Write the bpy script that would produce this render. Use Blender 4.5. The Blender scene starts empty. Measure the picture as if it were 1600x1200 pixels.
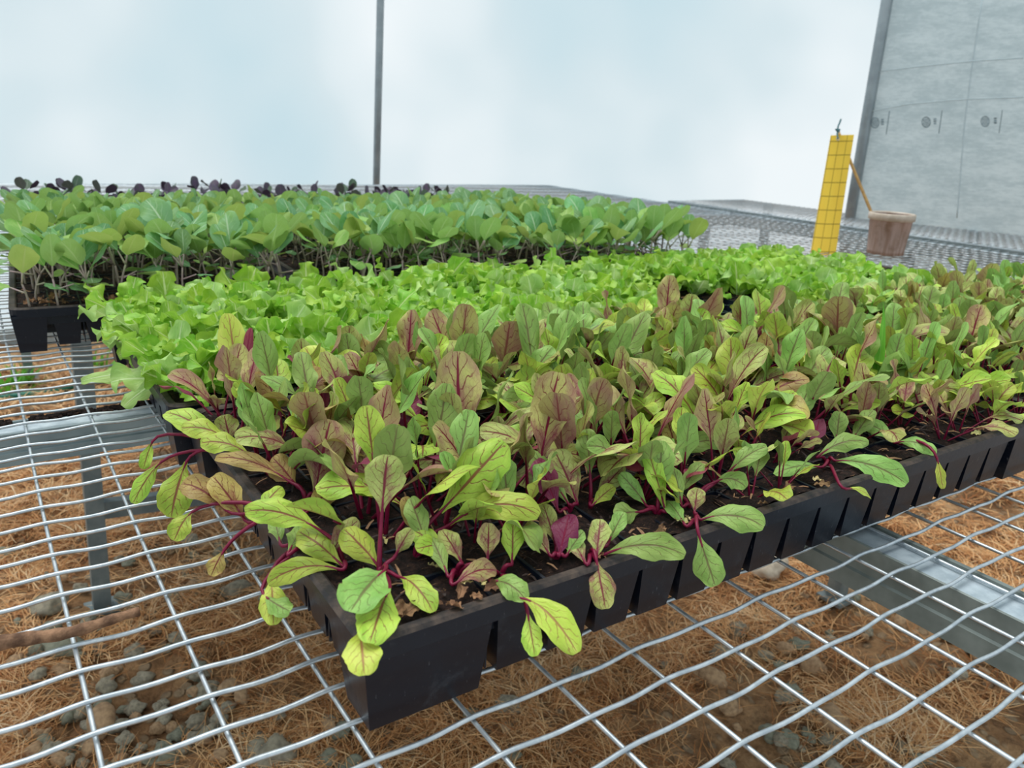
import bpy, math, random
import numpy as np
from mathutils import Matrix, Vector, noise as mnoise

# ------------------------------------------------------------------ scale, camera, light
U = 0.021                                    # metres per bench-grid unit (one unit = spacing of the long wires)
SC = bpy.context.scene
COL = SC.collection
A = np.array

CAM = A([1.4395, -11.1865, 10.5407])
FPX = 1236.9
FW = A([0.53929473, 0.78338332, -0.30898506])
RT = A([0.83150973, -0.55341531, 0.04819808])
UP = A([0.13323949, 0.28291706, 0.94984482])

cd = bpy.data.cameras.new('camera')
cam = bpy.data.objects.new('camera', cd)
COL.objects.link(cam)
cd.sensor_width = 36.0
cd.lens = FPX / 1600 * 36
cd.clip_start = 0.01
cd.clip_end = 100
cam.matrix_world = Matrix([[RT[0], UP[0], -FW[0], CAM[0]*U], [RT[1], UP[1], -FW[1], CAM[1]*U],
                           [RT[2], UP[2], -FW[2], CAM[2]*U], [0, 0, 0, 1]])
cd.dof.use_dof = True
cd.dof.focus_distance = 21*U
cd.dof.aperture_fstop = 20
SC.camera = cam

SC.view_settings.view_transform = 'Standard'
SC.view_settings.look = 'None'
SC.view_settings.exposure = 0.0
SC.view_settings.gamma = 1
SC.view_settings.use_curve_mapping = False


def lin(r, g, b, a=1):
    f = lambda c: (c/255/12.92) if c <= 10 else ((c/255+.055)/1.055)**2.4
    return (f(r), f(g), f(b), a)


class NT:
    """small node helper"""
    def __init__(s, tree):
        s.t = tree
        s.n = tree.nodes
        s.n.clear()

    def new(s, typ, **kw):
        n = s.n.new(typ)
        for k, v in kw.items():
            setattr(n, k, v)
        return n

    def put(s, sock, v):
        if v is None:
            return
        if hasattr(v, 'is_linked') or hasattr(v, 'links'):
            s.t.links.new(v, sock)
        else:
            sock.default_value = v

    def m(s, op, a, b=None, c=None, clamp=False):
        n = s.new('ShaderNodeMath', operation=op, use_clamp=clamp)
        for i, v in enumerate((a, b, c)):
            s.put(n.inputs[i], v)
        return n.outputs[0]

    def ss(s, x, lo, hi, a=0.0, b=1.0):
        n = s.new('ShaderNodeMapRange', interpolation_type='SMOOTHSTEP')
        for i, v in enumerate((x, lo, hi, a, b)):
            s.put(n.inputs[i], v)
        return n.outputs[0]

    def mix(s, f, a, b):
        n = s.new('ShaderNodeMix', data_type='RGBA')
        s.put(n.inputs[0], f)
        s.put(n.inputs[6], a)
        s.put(n.inputs[7], b)
        return n.outputs[2]

    def noise(s, vec, scale, detail=2, rough=.5, dist=0, out=0):
        n = s.new('ShaderNodeTexNoise')
        s.put(n.inputs['Vector'], vec)
        s.put(n.inputs['Scale'], scale)
        n.inputs['Detail'].default_value = detail
        n.inputs['Roughness'].default_value = rough
        n.inputs['Distortion'].default_value = dist
        return n.outputs[out]

    def vor(s, vec, scale, feature='F1', out=0):
        n = s.new('ShaderNodeTexVoronoi', feature=feature)
        s.put(n.inputs['Vector'], vec)
        s.put(n.inputs['Scale'], scale)
        return n.outputs[out]

    def ramp(s, f, stops):
        n = s.new('ShaderNodeValToRGB')
        s.put(n.inputs[0], f)
        e = n.color_ramp.elements
        while len(e) < len(stops):
            e.new(.5)
        for i, (p, c) in enumerate(stops):
            e[i].position = p
            e[i].color = c
        return n.outputs[0]

    def bump(s, h, strength=.3, dist=.001):
        n = s.new('ShaderNodeBump')
        n.inputs['Strength'].default_value = strength
        n.inputs['Distance'].default_value = dist
        s.put(n.inputs['Height'], h)
        return n.outputs[0]

    def coord(s, k='Object'):
        return s.new('ShaderNodeTexCoord').outputs[k]

    def bsdf(s, col, rough=.5, metal=0., normal=None, spec=.5):
        n = s.new('ShaderNodeBsdfPrincipled')
        s.put(n.inputs['Base Color'], col)
        s.put(n.inputs['Roughness'], rough)
        s.put(n.inputs['Metallic'], metal)
        s.put(n.inputs['Specular IOR Level'], spec)
        if normal is not None:
            s.put(n.inputs['Normal'], normal)
        return n.outputs[0]

    def out(s, sh):
        o = s.new('ShaderNodeOutputMaterial')
        s.t.links.new(sh, o.inputs[0])


# overcast sky outside the film: bright, slightly cyan, with soft cloud patches
W = bpy.data.worlds.new('sky')
SC.world = W
W.use_nodes = True
t = NT(W.node_tree)
v = t.coord('Generated')
n1 = t.noise(v, 2.6, 3, .5)
skyc = t.ramp(n1, [(.38, lin(186, 212, 222)), (.52, lin(208, 222, 228)), (.66, lin(244, 246, 248))])
bg = t.new('ShaderNodeBackground')
t.put(bg.inputs[0], skyc)
bg.inputs[1].default_value = 1.15
t.t.links.new(bg.outputs[0], t.new('ShaderNodeOutputWorld').inputs[0])

# the diffuse sun behind the cloud, high and behind the far film wall
sd = bpy.data.lights.new('sun', 'SUN')
sd.energy = 2.6
sd.angle = math.radians(50)
sd.color = (1, .985, .95)
sun = bpy.data.objects.new('sun', sd)
COL.objects.link(sun)
sun.rotation_euler = Vector((.10, -.35, -1)).to_track_quat('-Z', 'Y').to_euler()


# ------------------------------------------------------------------ geometry of the view (used only to find real positions)
def ray(x, y):
    return (x-800)/FPX*RT - (y-600)/FPX*UP + FW


def at(x, y, z):
    d = ray(x, y)
    return CAM + d*((z-CAM[2])/d[2])


def deep(x, y, D):
    return CAM + ray(x, y)*D


def depth(p):
    return float((A(p)-CAM) @ FW)


# ------------------------------------------------------------------ mesh helpers (units in, metres out)
class MB:
    def __init__(s):
        s.v = []
        s.f = []
        s.uv = []
        s.mi = []
        s.n = 0
        s.has = False

    def add(s, v, f, uv=None, mi=0):
        v = np.asarray(v, float)
        s.v.append(v)
        for q in f:
            s.f.append([i+s.n for i in q])
            s.mi.append(mi)
        if uv is None:
            uv = np.zeros((len(v), 2))
        else:
            s.has = True
        s.uv.append(np.asarray(uv, float))
        s.n += len(v)

    def box(s, a, b, mi=0):
        x0, y0, z0 = a
        x1, y1, z1 = b
        s.add([(x0, y0, z0), (x1, y0, z0), (x1, y1, z0), (x0, y1, z0), (x0, y0, z1), (x1, y0, z1), (x1, y1, z1), (x0, y1, z1)],
              [(0, 3, 2, 1), (4, 5, 6, 7), (0, 1, 5, 4), (1, 2, 6, 5), (2, 3, 7, 6), (3, 0, 4, 7)], None, mi)

    def frustum(s, a, b, c, d, z0, z1, mi=0, cap=True):
        """bottom rect (a,b) at z0 , top rect (c,d) at z1"""
        v = [(a[0], a[1], z0), (b[0], a[1], z0), (b[0], b[1], z0), (a[0], b[1], z0),
             (c[0], c[1], z1), (d[0], c[1], z1), (d[0], d[1], z1), (c[0], d[1], z1)]
        f = [(0, 3, 2, 1), (0, 1, 5, 4), (1, 2, 6, 5), (2, 3, 7, 6), (3, 0, 4, 7)]
        if cap:
            f.append((4, 5, 6, 7))
        s.add(v, f, None, mi)

    def tube(s, pts, r, sides=6, mi=0, caps=True, uvx=0.0):
        pts = np.asarray(pts, float)
        n = len(pts)
        r = np.broadcast_to(np.asarray(r, float), (n,))
        T = np.gradient(pts, axis=0)
        T /= np.linalg.norm(T, axis=1)[:, None]+1e-12
        ref = A([0, 0, 1.]) if abs(T[0][2]) < .9 else A([1., 0, 0])
        a = np.cross(T[0], ref)
        a /= np.linalg.norm(a)
        V = []
        for i in range(n):
            a = a-T[i]*(a@T[i])
            a /= np.linalg.norm(a)
            b = np.cross(T[i], a)
            for k in range(sides):
                th = 2*math.pi*k/sides
                V.append(pts[i]+r[i]*(math.cos(th)*a+math.sin(th)*b))
        F = []
        for i in range(n-1):
            for k in range(sides):
                k2 = (k+1) % sides
                F.append((i*sides+k, i*sides+k2, (i+1)*sides+k2, (i+1)*sides+k))
        if caps:
            F.append(tuple(range(sides))[::-1])
            F.append(tuple((n-1)*sides+k for k in range(sides)))
        s.add(V, F, None, mi)

    def mesh(s, name, mats, smooth=True, origin=(0, 0, 0)):
        me = bpy.data.meshes.new(name)
        v = (np.concatenate(s.v)-A(origin))*U
        me.from_pydata(v.tolist(), [], s.f)
        for m_ in (mats if isinstance(mats, (list, tuple)) else [mats]):
            me.materials.append(m_)
        if s.has:
            uv = np.concatenate(s.uv)
            lay = me.uv_layers.new(name='UVMap')
            li = np.zeros(len(me.loops), dtype=np.int32)
            me.loops.foreach_get('vertex_index', li)
            lay.data.foreach_set('uv', uv[li].astype(np.float32).ravel())
        me.polygons.foreach_set('material_index', np.array(s.mi, dtype=np.int32))
        me.polygons.foreach_set('use_smooth', np.full(len(s.f), smooth))
        me.update()
        return me

    def build(s, name, mats, parent=None, smooth=True, origin=(0, 0, 0)):
        return place(name, s.mesh(name, mats, smooth, origin), parent, origin)


def place(name, me, parent=None, loc=(0, 0, 0), rot=None, scale=None):
    o = bpy.data.objects.new(name, me)
    COL.objects.link(o)
    o.location = [c*U for c in loc]
    if rot is not None:
        o.rotation_euler = rot
    if scale is not None:
        o.scale = (scale, scale, scale) if np.isscalar(scale) else scale
    if parent is not None:
        o.parent = parent
    return o


def thing(name, label, cat, loc=(0, 0, 0), rot=None, scale=None, group=None, kind=None):
    o = place(name, None, None, loc, rot, scale)
    o.empty_display_size = .01
    return tag(o, label, cat, group, kind)


def tag(o, label=None, cat=None, group=None, kind=None):
    if label:
        o['label'] = label
    if cat:
        o['category'] = cat
    if group:
        o['group'] = group
    if kind:
        o['kind'] = kind
    return o


def bez(p0, p1, p2, p3, n):
    t_ = np.linspace(0, 1, n)[:, None]
    p0, p1, p2, p3 = map(A, (p0, p1, p2, p3))
    return (1-t_)**3*p0+3*(1-t_)**2*t_*p1+3*(1-t_)*t_**2*p2+t_**3*p3


# ------------------------------------------------------------------ materials
def mat(name):
    m_ = bpy.data.materials.new(name)
    m_.use_nodes = True
    return m_, NT(m_.node_tree)


def leaf_shade(t, col, rough=.5, trans=.3, normal=None, tint=None):
    p = t.bsdf(col, rough, 0, normal, .28)
    tr = t.new('ShaderNodeBsdfTranslucent')
    t.put(tr.inputs[0], col if tint is None else t.mix(.5, col, tint))
    mx = t.new('ShaderNodeMixShader')
    mx.inputs[0].default_value = trans
    t.t.links.new(p, mx.inputs[1])
    t.t.links.new(tr.outputs[0], mx.inputs[2])
    t.out(mx.outputs[0])


def beet_leaf_mat(name, c1, c2, purple, amount, vein, vstr=1.0):
    m_, t = mat(name)
    uv = t.new('ShaderNodeUVMap').outputs[0]
    info = t.new('ShaderNodeObjectInfo')
    rnd = info.outputs['Random']
    sep = t.new('ShaderNodeSeparateXYZ')
    off = t.new('ShaderNodeVectorMath', operation='ADD')
    t.put(off.inputs[0], uv)
    cmb = t.new('ShaderNodeCombineXYZ')
    t.put(cmb.inputs[2], t.m('MULTIPLY', rnd, 37.))
    t.put(off.inputs[1], cmb.outputs[0])
    uvr = off.outputs[0]
    nz = t.noise(uvr, 4.5, 2)
    t.put(sep.inputs[0], uv)
    u = t.m('SUBTRACT', t.m('MULTIPLY', sep.outputs[0], 2.), 1.)
    u = t.m('ADD', u, t.m('MULTIPLY', t.m('SUBTRACT', nz, .5), .10))
    au = t.m('ABSOLUTE', u)
    vv = sep.outputs[1]
    wid = t.m('MULTIPLY_ADD', vv, -.06, .085)
    mid = t.ss(t.m('SUBTRACT', au, wid), -.015, .045, 1., 0.)
    mid = t.m('MULTIPLY', mid, t.ss(vv, .93, 1.0, 1, 0))
    s_ = t.m('ADD', t.m('MULTIPLY', vv, 6.0), t.m('MULTIPLY', au, -1.9))
    s_ = t.m('ADD', s_, t.m('MULTIPLY', nz, 1.5))
    s_ = t.m('ADD', s_, t.m('MULTIPLY', t.m('GREATER_THAN', u, 0.), .45))
    d = t.m('ABSOLUTE', t.m('SUBTRACT', t.m('FRACT', s_), .5))
    lat = t.m('MULTIPLY', t.ss(d, .02, .075, 1, 0), t.ss(au, .45, .98, .85, .1))
    ret = t.m('MULTIPLY', t.ss(t.vor(uvr, 15., 'DISTANCE_TO_EDGE'), 0., .09, 1, 0), .6)
    base = t.mix(t.ss(t.noise(uvr, 2.2, 3), .35, .68), c1, c2)
    hsv = t.new('ShaderNodeHueSaturation')
    t.put(hsv.inputs['Hue'], t.m('MULTIPLY_ADD', rnd, .035, .483))
    t.put(hsv.inputs['Value'], t.m('MULTIPLY_ADD', rnd, .35, .83))
    t.put(hsv.inputs['Color'], base)
    base = hsv.outputs[0]
    mot = t.noise(uvr, 3.0, 4, .6)
    thr = t.m('ADD', t.m('MULTIPLY', mot, 1.), t.m('MULTIPLY', t.m('SUBTRACT', .45, vv), .22))
    pm = t.m('MULTIPLY', t.ss(thr, .72-.42*amount, .92-.42*amount), min(1, .35+amount*.6))
    col = t.mix(pm, base, purple)
    rm = t.m('MULTIPLY', ret, t.m('MULTIPLY_ADD', pm, .8, .25*amount+.15))
    halo = t.m('MULTIPLY', t.ss(t.m('ADD', au, t.m('MULTIPLY', vv, .35)), .1, .62, 1, 0), t.ss(t.noise(uvr, 5, 3), .3, .7))
    col = t.mix(t.m('MULTIPLY', halo, .2+.45*amount), col, t.mix(.5, purple, vein))
    vm = t.m('MAXIMUM', t.m('MAXIMUM', mid, lat), rm)
    col = t.mix(t.m('MULTIPLY', vm, vstr, clamp=True), col, vein)
    back = t.new('ShaderNodeNewGeometry').outputs['Backfacing']
    col = t.mix(t.m('MULTIPLY', back, .25), col, t.mix(.5, base, lin(160, 150, 120)))
    bm = t.bump(t.m('ADD', t.noise(uvr, 9, 2), t.m('MULTIPLY', vm, -.6)), .55, .0006)
    leaf_shade(t, col, .38, .2, bm)
    return m_


PUR = lin(118, 52, 72)
MB_LIME = beet_leaf_mat('beet_leaf_lime', lin(188, 208, 84), lin(152, 184, 62), lin(150, 95, 80), .30, lin(128, 38, 52), .85)
MB_GREEN = beet_leaf_mat('beet_leaf_green', lin(158, 190, 100), lin(130, 166, 78), lin(120, 90, 84), .22, lin(98, 40, 50), .62)
MB_MOT = beet_leaf_mat('beet_leaf_mottled', lin(190, 196, 112), lin(160, 172, 88), lin(152, 92, 92), .7, lin(118, 26, 50), .95)
MB_PUR = beet_leaf_mat('beet_leaf_purple', lin(190, 182, 108), lin(172, 132, 106), lin(148, 56, 88), .58, lin(124, 14, 50), 1.)
MB_YEL = beet_leaf_mat('beet_leaf_yellow', lin(210, 220, 100), lin(188, 206, 78), lin(190, 140, 80), .12, lin(158, 62, 72), .7)
MB_BRN = beet_leaf_mat('beet_leaf_bronze', lin(184, 162, 88), lin(160, 140, 76), lin(154, 96, 66), .6, lin(108, 26, 34), .95)
MB_RED = beet_leaf_mat('beet_leaf_magenta', lin(150, 74, 88), lin(136, 50, 78), lin(128, 34, 84), .6, lin(132, 10, 56), 1.)
BEET = dict(R=MB_RED, L=MB_LIME, G=MB_GREEN, M=MB_MOT, P=MB_PUR, Y=MB_YEL, B=MB_BRN)

m_, t = mat('beet_petiole')
nz = t.noise(t.coord(), 300, 2)
MPET = m_
leaf_shade(t, t.mix(nz, lin(92, 10, 36), lin(140, 26, 66)), .35, .05)


def plain_leaf_mat(name, c1, c2, rib, ribw=.06, lats=.3, trans=.3, back=None, rough=.45, huevar=.04, valvar=.3, bumpd=.0006, bs=14):
    m_, t = mat(name)
    uv = t.new('ShaderNodeUVMap').outputs[0]
    rnd = t.new('ShaderNodeObjectInfo').outputs['Random']
    sep = t.new('ShaderNodeSeparateXYZ')
    t.put(sep.inputs[0], uv)
    off = t.new('ShaderNodeVectorMath', operation='ADD')
    cmb = t.new('ShaderNodeCombineXYZ')
    t.put(cmb.inputs[2], t.m('MULTIPLY', rnd, 37.))
    t.put(off.inputs[0], uv)
    t.put(off.inputs[1], cmb.outputs[0])
    uvr = off.outputs[0]
    nz = t.noise(uvr, 4, 2)
    u = t.m('SUBTRACT', t.m('MULTIPLY', sep.outputs[0], 2.), 1.)
    au = t.m('ABSOLUTE', u)
    vv = sep.outputs[1]
    wid = t.m('MULTIPLY_ADD', vv, -ribw*.85, ribw)
    mid = t.ss(t.m('SUBTRACT', au, wid), -.01, .06, 1., 0.)
    s_ = t.m('ADD', t.m('MULTIPLY', vv, 5.), t.m('MULTIPLY', au, -2.2))
    s_ = t.m('ADD', s_, nz)
    d = t.m('ABSOLUTE', t.m('SUBTRACT', t.m('FRACT', s_), .5))
    lat = t.m('MULTIPLY', t.ss(d, .02, .11, 1, 0), t.ss(au, .3, .9, lats, 0.))
    base = t.mix(t.ss(t.noise(uvr, 2.4, 3), .33, .68), c1, c2)
    hsv = t.new('ShaderNodeHueSaturation')
    t.put(hsv.inputs['Hue'], t.m('MULTIPLY_ADD', rnd, huevar, .5-huevar/2))
    rv = t.m('FRACT', t.m('MULTIPLY', rnd, 13.7))
    t.put(hsv.inputs['Value'], t.m('MULTIPLY_ADD', rv, valvar, 1-valvar/2))
    t.put(hsv.inputs['Color'], base)
    col = t.mix(t.m('MAXIMUM', mid, lat), hsv.outputs[0], rib)
    if back is not None:
        bf = t.new('ShaderNodeNewGeometry').outputs['Backfacing']
        col = t.mix(t.m('MULTIPLY', bf, .7), col, back)
    bm = t.bump(t.m('ADD', t.noise(uvr, bs, 3), t.m('MULTIPLY', mid, .5)), .6, bumpd)
    leaf_shade(t, col, rough, trans, bm)
    return m_


ML_LET = plain_leaf_mat('lettuce_leaf', lin(176, 214, 84), lin(134, 184, 54), lin(208, 226, 150), .11, .35, .34, None, .38, .03, .28, .0012, 10)
ML_LET2 = plain_leaf_mat('lettuce_leaf_pale', lin(192, 220, 132), lin(162, 202, 106), lin(212, 232, 170), .13, .35, .3, None, .4, .02, .2, .001, 10)
ML_BRA = plain_leaf_mat('brassica_leaf', lin(136, 182, 128), lin(122, 170, 96), lin(196, 220, 178), .06, .35, .34, lin(160, 190, 100), .5, .05, .3)
ML_BRA2 = plain_leaf_mat('brassica_leaf_yellow_green', lin(164, 198, 104), lin(140, 182, 84), lin(188, 212, 138), .06, .3, .34, lin(172, 186, 98), .5, .05, .3)
ML_DRK = plain_leaf_mat('purple_brassica_leaf', lin(92, 76, 98), lin(84, 84, 86), lin(112, 86, 112), .05, .2, .15, lin(66, 52, 66), .5, .05, .3)
ML_DRK2 = plain_leaf_mat('dusky_green_leaf', lin(96, 120, 92), lin(84, 104, 84), lin(130, 140, 124), .05, .2, .2, lin(92, 84, 84), .5, .05, .3)
ML_RED = plain_leaf_mat('red_lettuce_leaf', lin(110, 52, 46), lin(122, 96, 52), lin(160, 84, 80), .07, .2, .2, None, .4, .04, .2)
ML_GRS = plain_leaf_mat('grass_leaf', lin(112, 186, 60), lin(92, 168, 52), lin(140, 204, 90), .1, .0, .3)
ML_DRY = plain_leaf_mat('dried_leaf', lin(160, 122, 86), lin(104, 74, 50), lin(100, 68, 44), .05, .4, .15, None, .7, .02, .4)
ML_PALE = plain_leaf_mat('bleached_cotyledon', lin(222, 214, 150), lin(208, 190, 120), lin(210, 190, 130), .05, .1, .2, None, .5)


def simple(name, c1, c2, scale=200, rough=.5, metal=0, bump=0, spec=.5, detail=3, bd=.0005):
    m_, t = mat(name)
    nz = t.noise(t.coord(), scale, detail, .6)
    col = t.mix(t.ss(nz, .3, .7), c1, c2)
    t.out(t.bsdf(col, rough, metal, t.bump(nz, bump, bd) if bump else None, spec))
    return m_


M_BSTEM = simple('brassica_stem', lin(176, 146, 150), lin(164, 168, 128), 60, .45)
M_LSTEM = simple('lettuce_stem', lin(196, 220, 150), lin(168, 206, 110), 60, .45)
M_DSTEM = simple('purple_stem', lin(96, 62, 84), lin(120, 92, 104), 60, .45)
M_WIRE = simple('galvanised_wire', lin(176, 184, 190), lin(206, 212, 216), 150, .42, .75, .15)
M_STEEL = simple('galvanised_steel', lin(118, 132, 136), lin(142, 154, 156), 30, .5, .45, .1)
M_STEELD = simple('weathered_steel', lin(104, 112, 108), lin(128, 136, 132), 45, .6, .25, .15)
M_STEELB = simple('bright_steel', lin(190, 200, 206), lin(160, 172, 180), 90, .5, .5, .15)  # paler steel for the channel top faces and the card's hole ring
M_POLE = simple('grey_pole_paint', lin(134, 142, 146), lin(152, 160, 164), 20, .4, .4)
M_HOSE = simple('teal_hose', lin(28, 108, 92), lin(40, 132, 110), 60, .35)
M_WOOD = simple('bamboo', lin(196, 158, 98), lin(168, 126, 74), 120, .6)
M_TWIG = simple('twig_bark', lin(156, 118, 90), lin(88, 62, 46), 160, .8, 0, .8, .3, 5, .002)
M_TIE = simple('twist_tie', lin(72, 118, 122), lin(50, 92, 100), 200, .5)
M_STONES = [simple('stone_grey', lin(166, 156, 134), lin(124, 116, 100), 120, .8, 0, .5), simple('stone_tan', lin(190, 156, 118), lin(150, 118, 88), 120, .8, 0, .5),
            simple('stone_green_grey', lin(144, 144, 124), lin(112, 112, 96), 90, .8, 0, .5)]
M_WHITESTONE = simple('stone_pale', lin(214, 200, 180), lin(190, 172, 150), 120, .8, 0, .4)
M_POT = None

# black tray plastic with dust and scratches
m_, t = mat('black_tray_plastic')
c = t.coord()
dust = t.ss(t.noise(c, 55, 5, .7), .56, .78)
geo = t.new('ShaderNodeNewGeometry')
sp = t.new('ShaderNodeSeparateXYZ')
t.put(sp.inputs[0], geo.outputs['Normal'])
mp = t.new('ShaderNodeMapping')
mp.inputs['Scale'].default_value = (1, 1, .15)
t.put(mp.inputs[0], c)
scr = t.ss(t.noise(mp.outputs[0], 900, 3, .7), .66, .78)
col = t.mix(t.m('MULTIPLY', dust, .26), lin(13, 20, 33), lin(96, 96, 100))
col = t.mix(t.m('MULTIPLY', scr, .5), col, lin(150, 150, 155))
t.out(t.bsdf(col, t.m('MULTIPLY_ADD', dust, .3, .34), 0, t.bump(t.noise(c, 200, 3), .25, .0004), .35))
M_TRAY = m_
# worn brownish top rim
m_, t = mat('dusty_tray_rim')
c = t.coord()
d_ = t.ss(t.noise(c, 70, 5, .7), .35, .7)
t.out(t.bsdf(t.mix(d_, lin(34, 31, 32), lin(84, 70, 61)), .6, 0, t.bump(t.noise(c, 300, 3), .4, .0005), .3))
M_RIM = m_

# potting soil
m_, t = mat('potting_soil')
c = t.coord()
a_ = t.noise(c, 260, 6, .75)
col = t.ramp(a_, [(.34, lin(16, 12, 12)), (.52, lin(48, 34, 30)), (.66, lin(78, 54, 44)), (.8, lin(140, 112, 88))])
mp = t.new('ShaderNodeMapping')
mp.inputs['Scale'].default_value = (.25, 1, 1)
mp.inputs['Rotation'].default_value = (0, 0, .7)
t.put(mp.inputs[0], c)
fl = t.ss(t.noise(mp.outputs[0], 700, 2, .5, 1.5), .68, .74)
col = t.mix(t.m('MULTIPLY', fl, .6), col, lin(170, 130, 92))
t.out(t.bsdf(col, .85, 0, t.bump(a_, 1., .004), .2))
M_SOIL = m_

M_FIB = simple('tan_fibre', lin(168, 128, 90), lin(120, 86, 60), 100, .8)
M_FIBD = simple('dark_fibre', lin(64, 44, 38), lin(40, 28, 26), 100, .8)
# ground under the bench
m_, t = mat('dirt')
c = t.coord()
a_ = t.noise(c, 9, 8, .68)
b_ = t.noise(c, 60, 5, .7)
col = t.ramp(a_, [(.30, lin(92, 64, 42)), (.46, lin(148, 110, 76)), (.58, lin(184, 144, 104)), (.72, lin(162, 140, 110))])
col = t.mix(t.m('MULTIPLY', t.ss(b_, .45, .7), .6), col, lin(74, 54, 40))
pb = t.vor(c, 42, 'F1', 1)
pd = t.vor(c, 42, 'F1', 0)
peb = t.ss(pd, .25, .42, 1, 0)
col = t.mix(t.m('MULTIPLY', peb, .5), col, t.mix(pb, lin(136, 128, 110), lin(182, 164, 136)))
t.out(t.bsdf(col, .9, 0, t.bump(t.m('ADD', b_, t.m('MULTIPLY', peb, .6)), .9, .01), .2))
M_DIRT = m_

m_, t = mat('straw')
uv = t.new('ShaderNodeUVMap').outputs[0]
sep = t.new('ShaderNodeSeparateXYZ')
t.put(sep.inputs[0], uv)
col = t.ramp(sep.outputs[0], [(0., lin(164, 104, 58)), (.35, lin(222, 164, 106)), (.7, lin(244, 202, 148)), (1., lin(252, 230, 192))])
leaf_shade(t, col, .55, .15)
M_STRAW = m_

# translucent polythene film
def film(name, col, clear):
    m_, t = mat(name)
    tr = t.new('ShaderNodeBsdfTranslucent')
    tr.inputs[0].default_value = col
    tp = t.new('ShaderNodeBsdfTransparent')
    tp.inputs[0].default_value = (.98, .99, .99, 1)
    df = t.new('ShaderNodeBsdfDiffuse')
    df.inputs[0].default_value = col
    m1 = t.new('ShaderNodeMixShader')
    m1.inputs[0].default_value = .22
    t.t.links.new(tr.outputs[0], m1.inputs[1])
    t.t.links.new(df.outputs[0], m1.inputs[2])
    m2 = t.new('ShaderNodeMixShader')
    m2.inputs[0].default_value = clear
    t.t.links.new(m1.outputs[0], m2.inputs[1])
    t.t.links.new(tp.outputs[0], m2.inputs[2])
    t.out(m2.outputs[0])
    return m_


M_FILM = film('polythene_film', (.70, .745, .76, 1), .62)

# grey knitted shade cloth
m_, t = mat('grey_shade_cloth')
c = t.coord()
mp = t.new('ShaderNodeMapping')
mp.inputs['Scale'].default_value = (1, .12, 1)
t.put(mp.inputs[0], c)
st = t.noise(mp.outputs[0], 26, 5, .7)
fine = t.noise(mp.outputs[0], 160, 3, .7)
sp = t.new('ShaderNodeSeparateXYZ')
t.put(sp.inputs[0], c)
wv = t.m('SINE', t.m('MULTIPLY', sp.outputs[1], 1250.))
wz = t.m('SINE', t.m('MULTIPLY', sp.outputs[2], 1250.))
col = t.mix(t.ss(t.m('ADD', t.m('MULTIPLY', st, .6), t.m('MULTIPLY', fine, .4)), .38, .62), lin(190, 202, 205), lin(216, 225, 227))
col = t.mix(t.m('MULTIPLY', t.m('ADD', wv, wz), .05), col, lin(150, 164, 170))
tr = t.new('ShaderNodeBsdfTranslucent')
t.put(tr.inputs[0], col)
mx = t.new('ShaderNodeMixShader')
mx.inputs[0].default_value = .5
t.t.links.new(t.bsdf(col, .8, 0, None, .1), mx.inputs[1])
t.t.links.new(tr.outputs[0], mx.inputs[2])
t.out(mx.outputs[0])
M_CLOTH = m_
M_INK = simple('faded_ink', lin(108, 122, 128), lin(124, 138, 144), 40, .8)
M_SEAM = simple('cloth_seam', lin(178, 190, 194), lin(188, 200, 204), 40, .8)
M_BASEB = simple('grey_board', lin(150, 158, 160), lin(170, 178, 180), 30, .7)

# ------------------------------------------------------------------ setting: ground, film walls, shade cloth, poles
GZ = -25.0


def gh(x, y):
    v_ = Vector((x*.16, y*.16, 3.1))
    return GZ + 1.1*mnoise.noise(v_) + .5*mnoise.noise(v_*3.1) + .25*mnoise.noise(v_*8)


mb = MB()
xs = np.concatenate([np.linspace(-70, 0, 40)[:-1], np.linspace(0, 75, 110)[:-1], np.linspace(75, 242, 50)])
ys = np.concatenate([np.linspace(-30, 12, 22)[:-1], np.linspace(12, 75, 95)[:-1], np.linspace(75, 131, 30)])
V = [(x, y, gh(x, y)) for y in ys for x in xs]
nx = len(xs)
F = [(j*nx+i, j*nx+i+1, (j+1)*nx+i+1, (j+1)*nx+i) for j in range(len(ys)-1) for i in range(nx-1)]
mb.add(V, F)
tag(mb.build('floor', M_DIRT), kind='structure')


def wall(name, p0, p1, z0, z1, n, amp, mat_, th=.15):
    """film stretched between hoops: a slightly rippled sheet"""
    mb = MB()
    p0, p1 = A(p0), A(p1)
    d = p1-p0
    nn = A([-d[1], d[0]])/np.linalg.norm(d)
    V, F = [], []
    m = 12
    for k in range(m+1):
        z = z0+(z1-z0)*k/m
        for i in range(n+1):
            p = p0+d*i/n+nn*amp*mnoise.noise(Vector((i*.7, k*.5, 1.3)))
            V.append((p[0], p[1], z))
    F = [(k*(n+1)+i, k*(n+1)+i+1, (k+1)*(n+1)+i+1, (k+1)*(n+1)+i) for k in range(m) for i in range(n)]
    mb.add(V, F)
    return tag(mb.build(name, mat_), kind='structure')


WY = 128.5
wall('wall_back', (-70, WY), (240, WY), GZ-.5, 75, 40, .5, M_FILM)
wall('wall_right', (240, WY), (240, -30), GZ-.5, 75, 30, .5, M_FILM)
mb = MB()
mb.box((-70, WY-.9, GZ-1), (239, WY-.3, GZ+2.3))
tag(mb.build('baseboard_back', M_BASEB, smooth=False), kind='structure')

# round grey hoop posts
def lastpart(mb, name, mats, parent, origin, smooth=True):
    q = place(name, mb.mesh(name, mats, smooth, origin), parent, (0, 0, 0))
    return q


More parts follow.
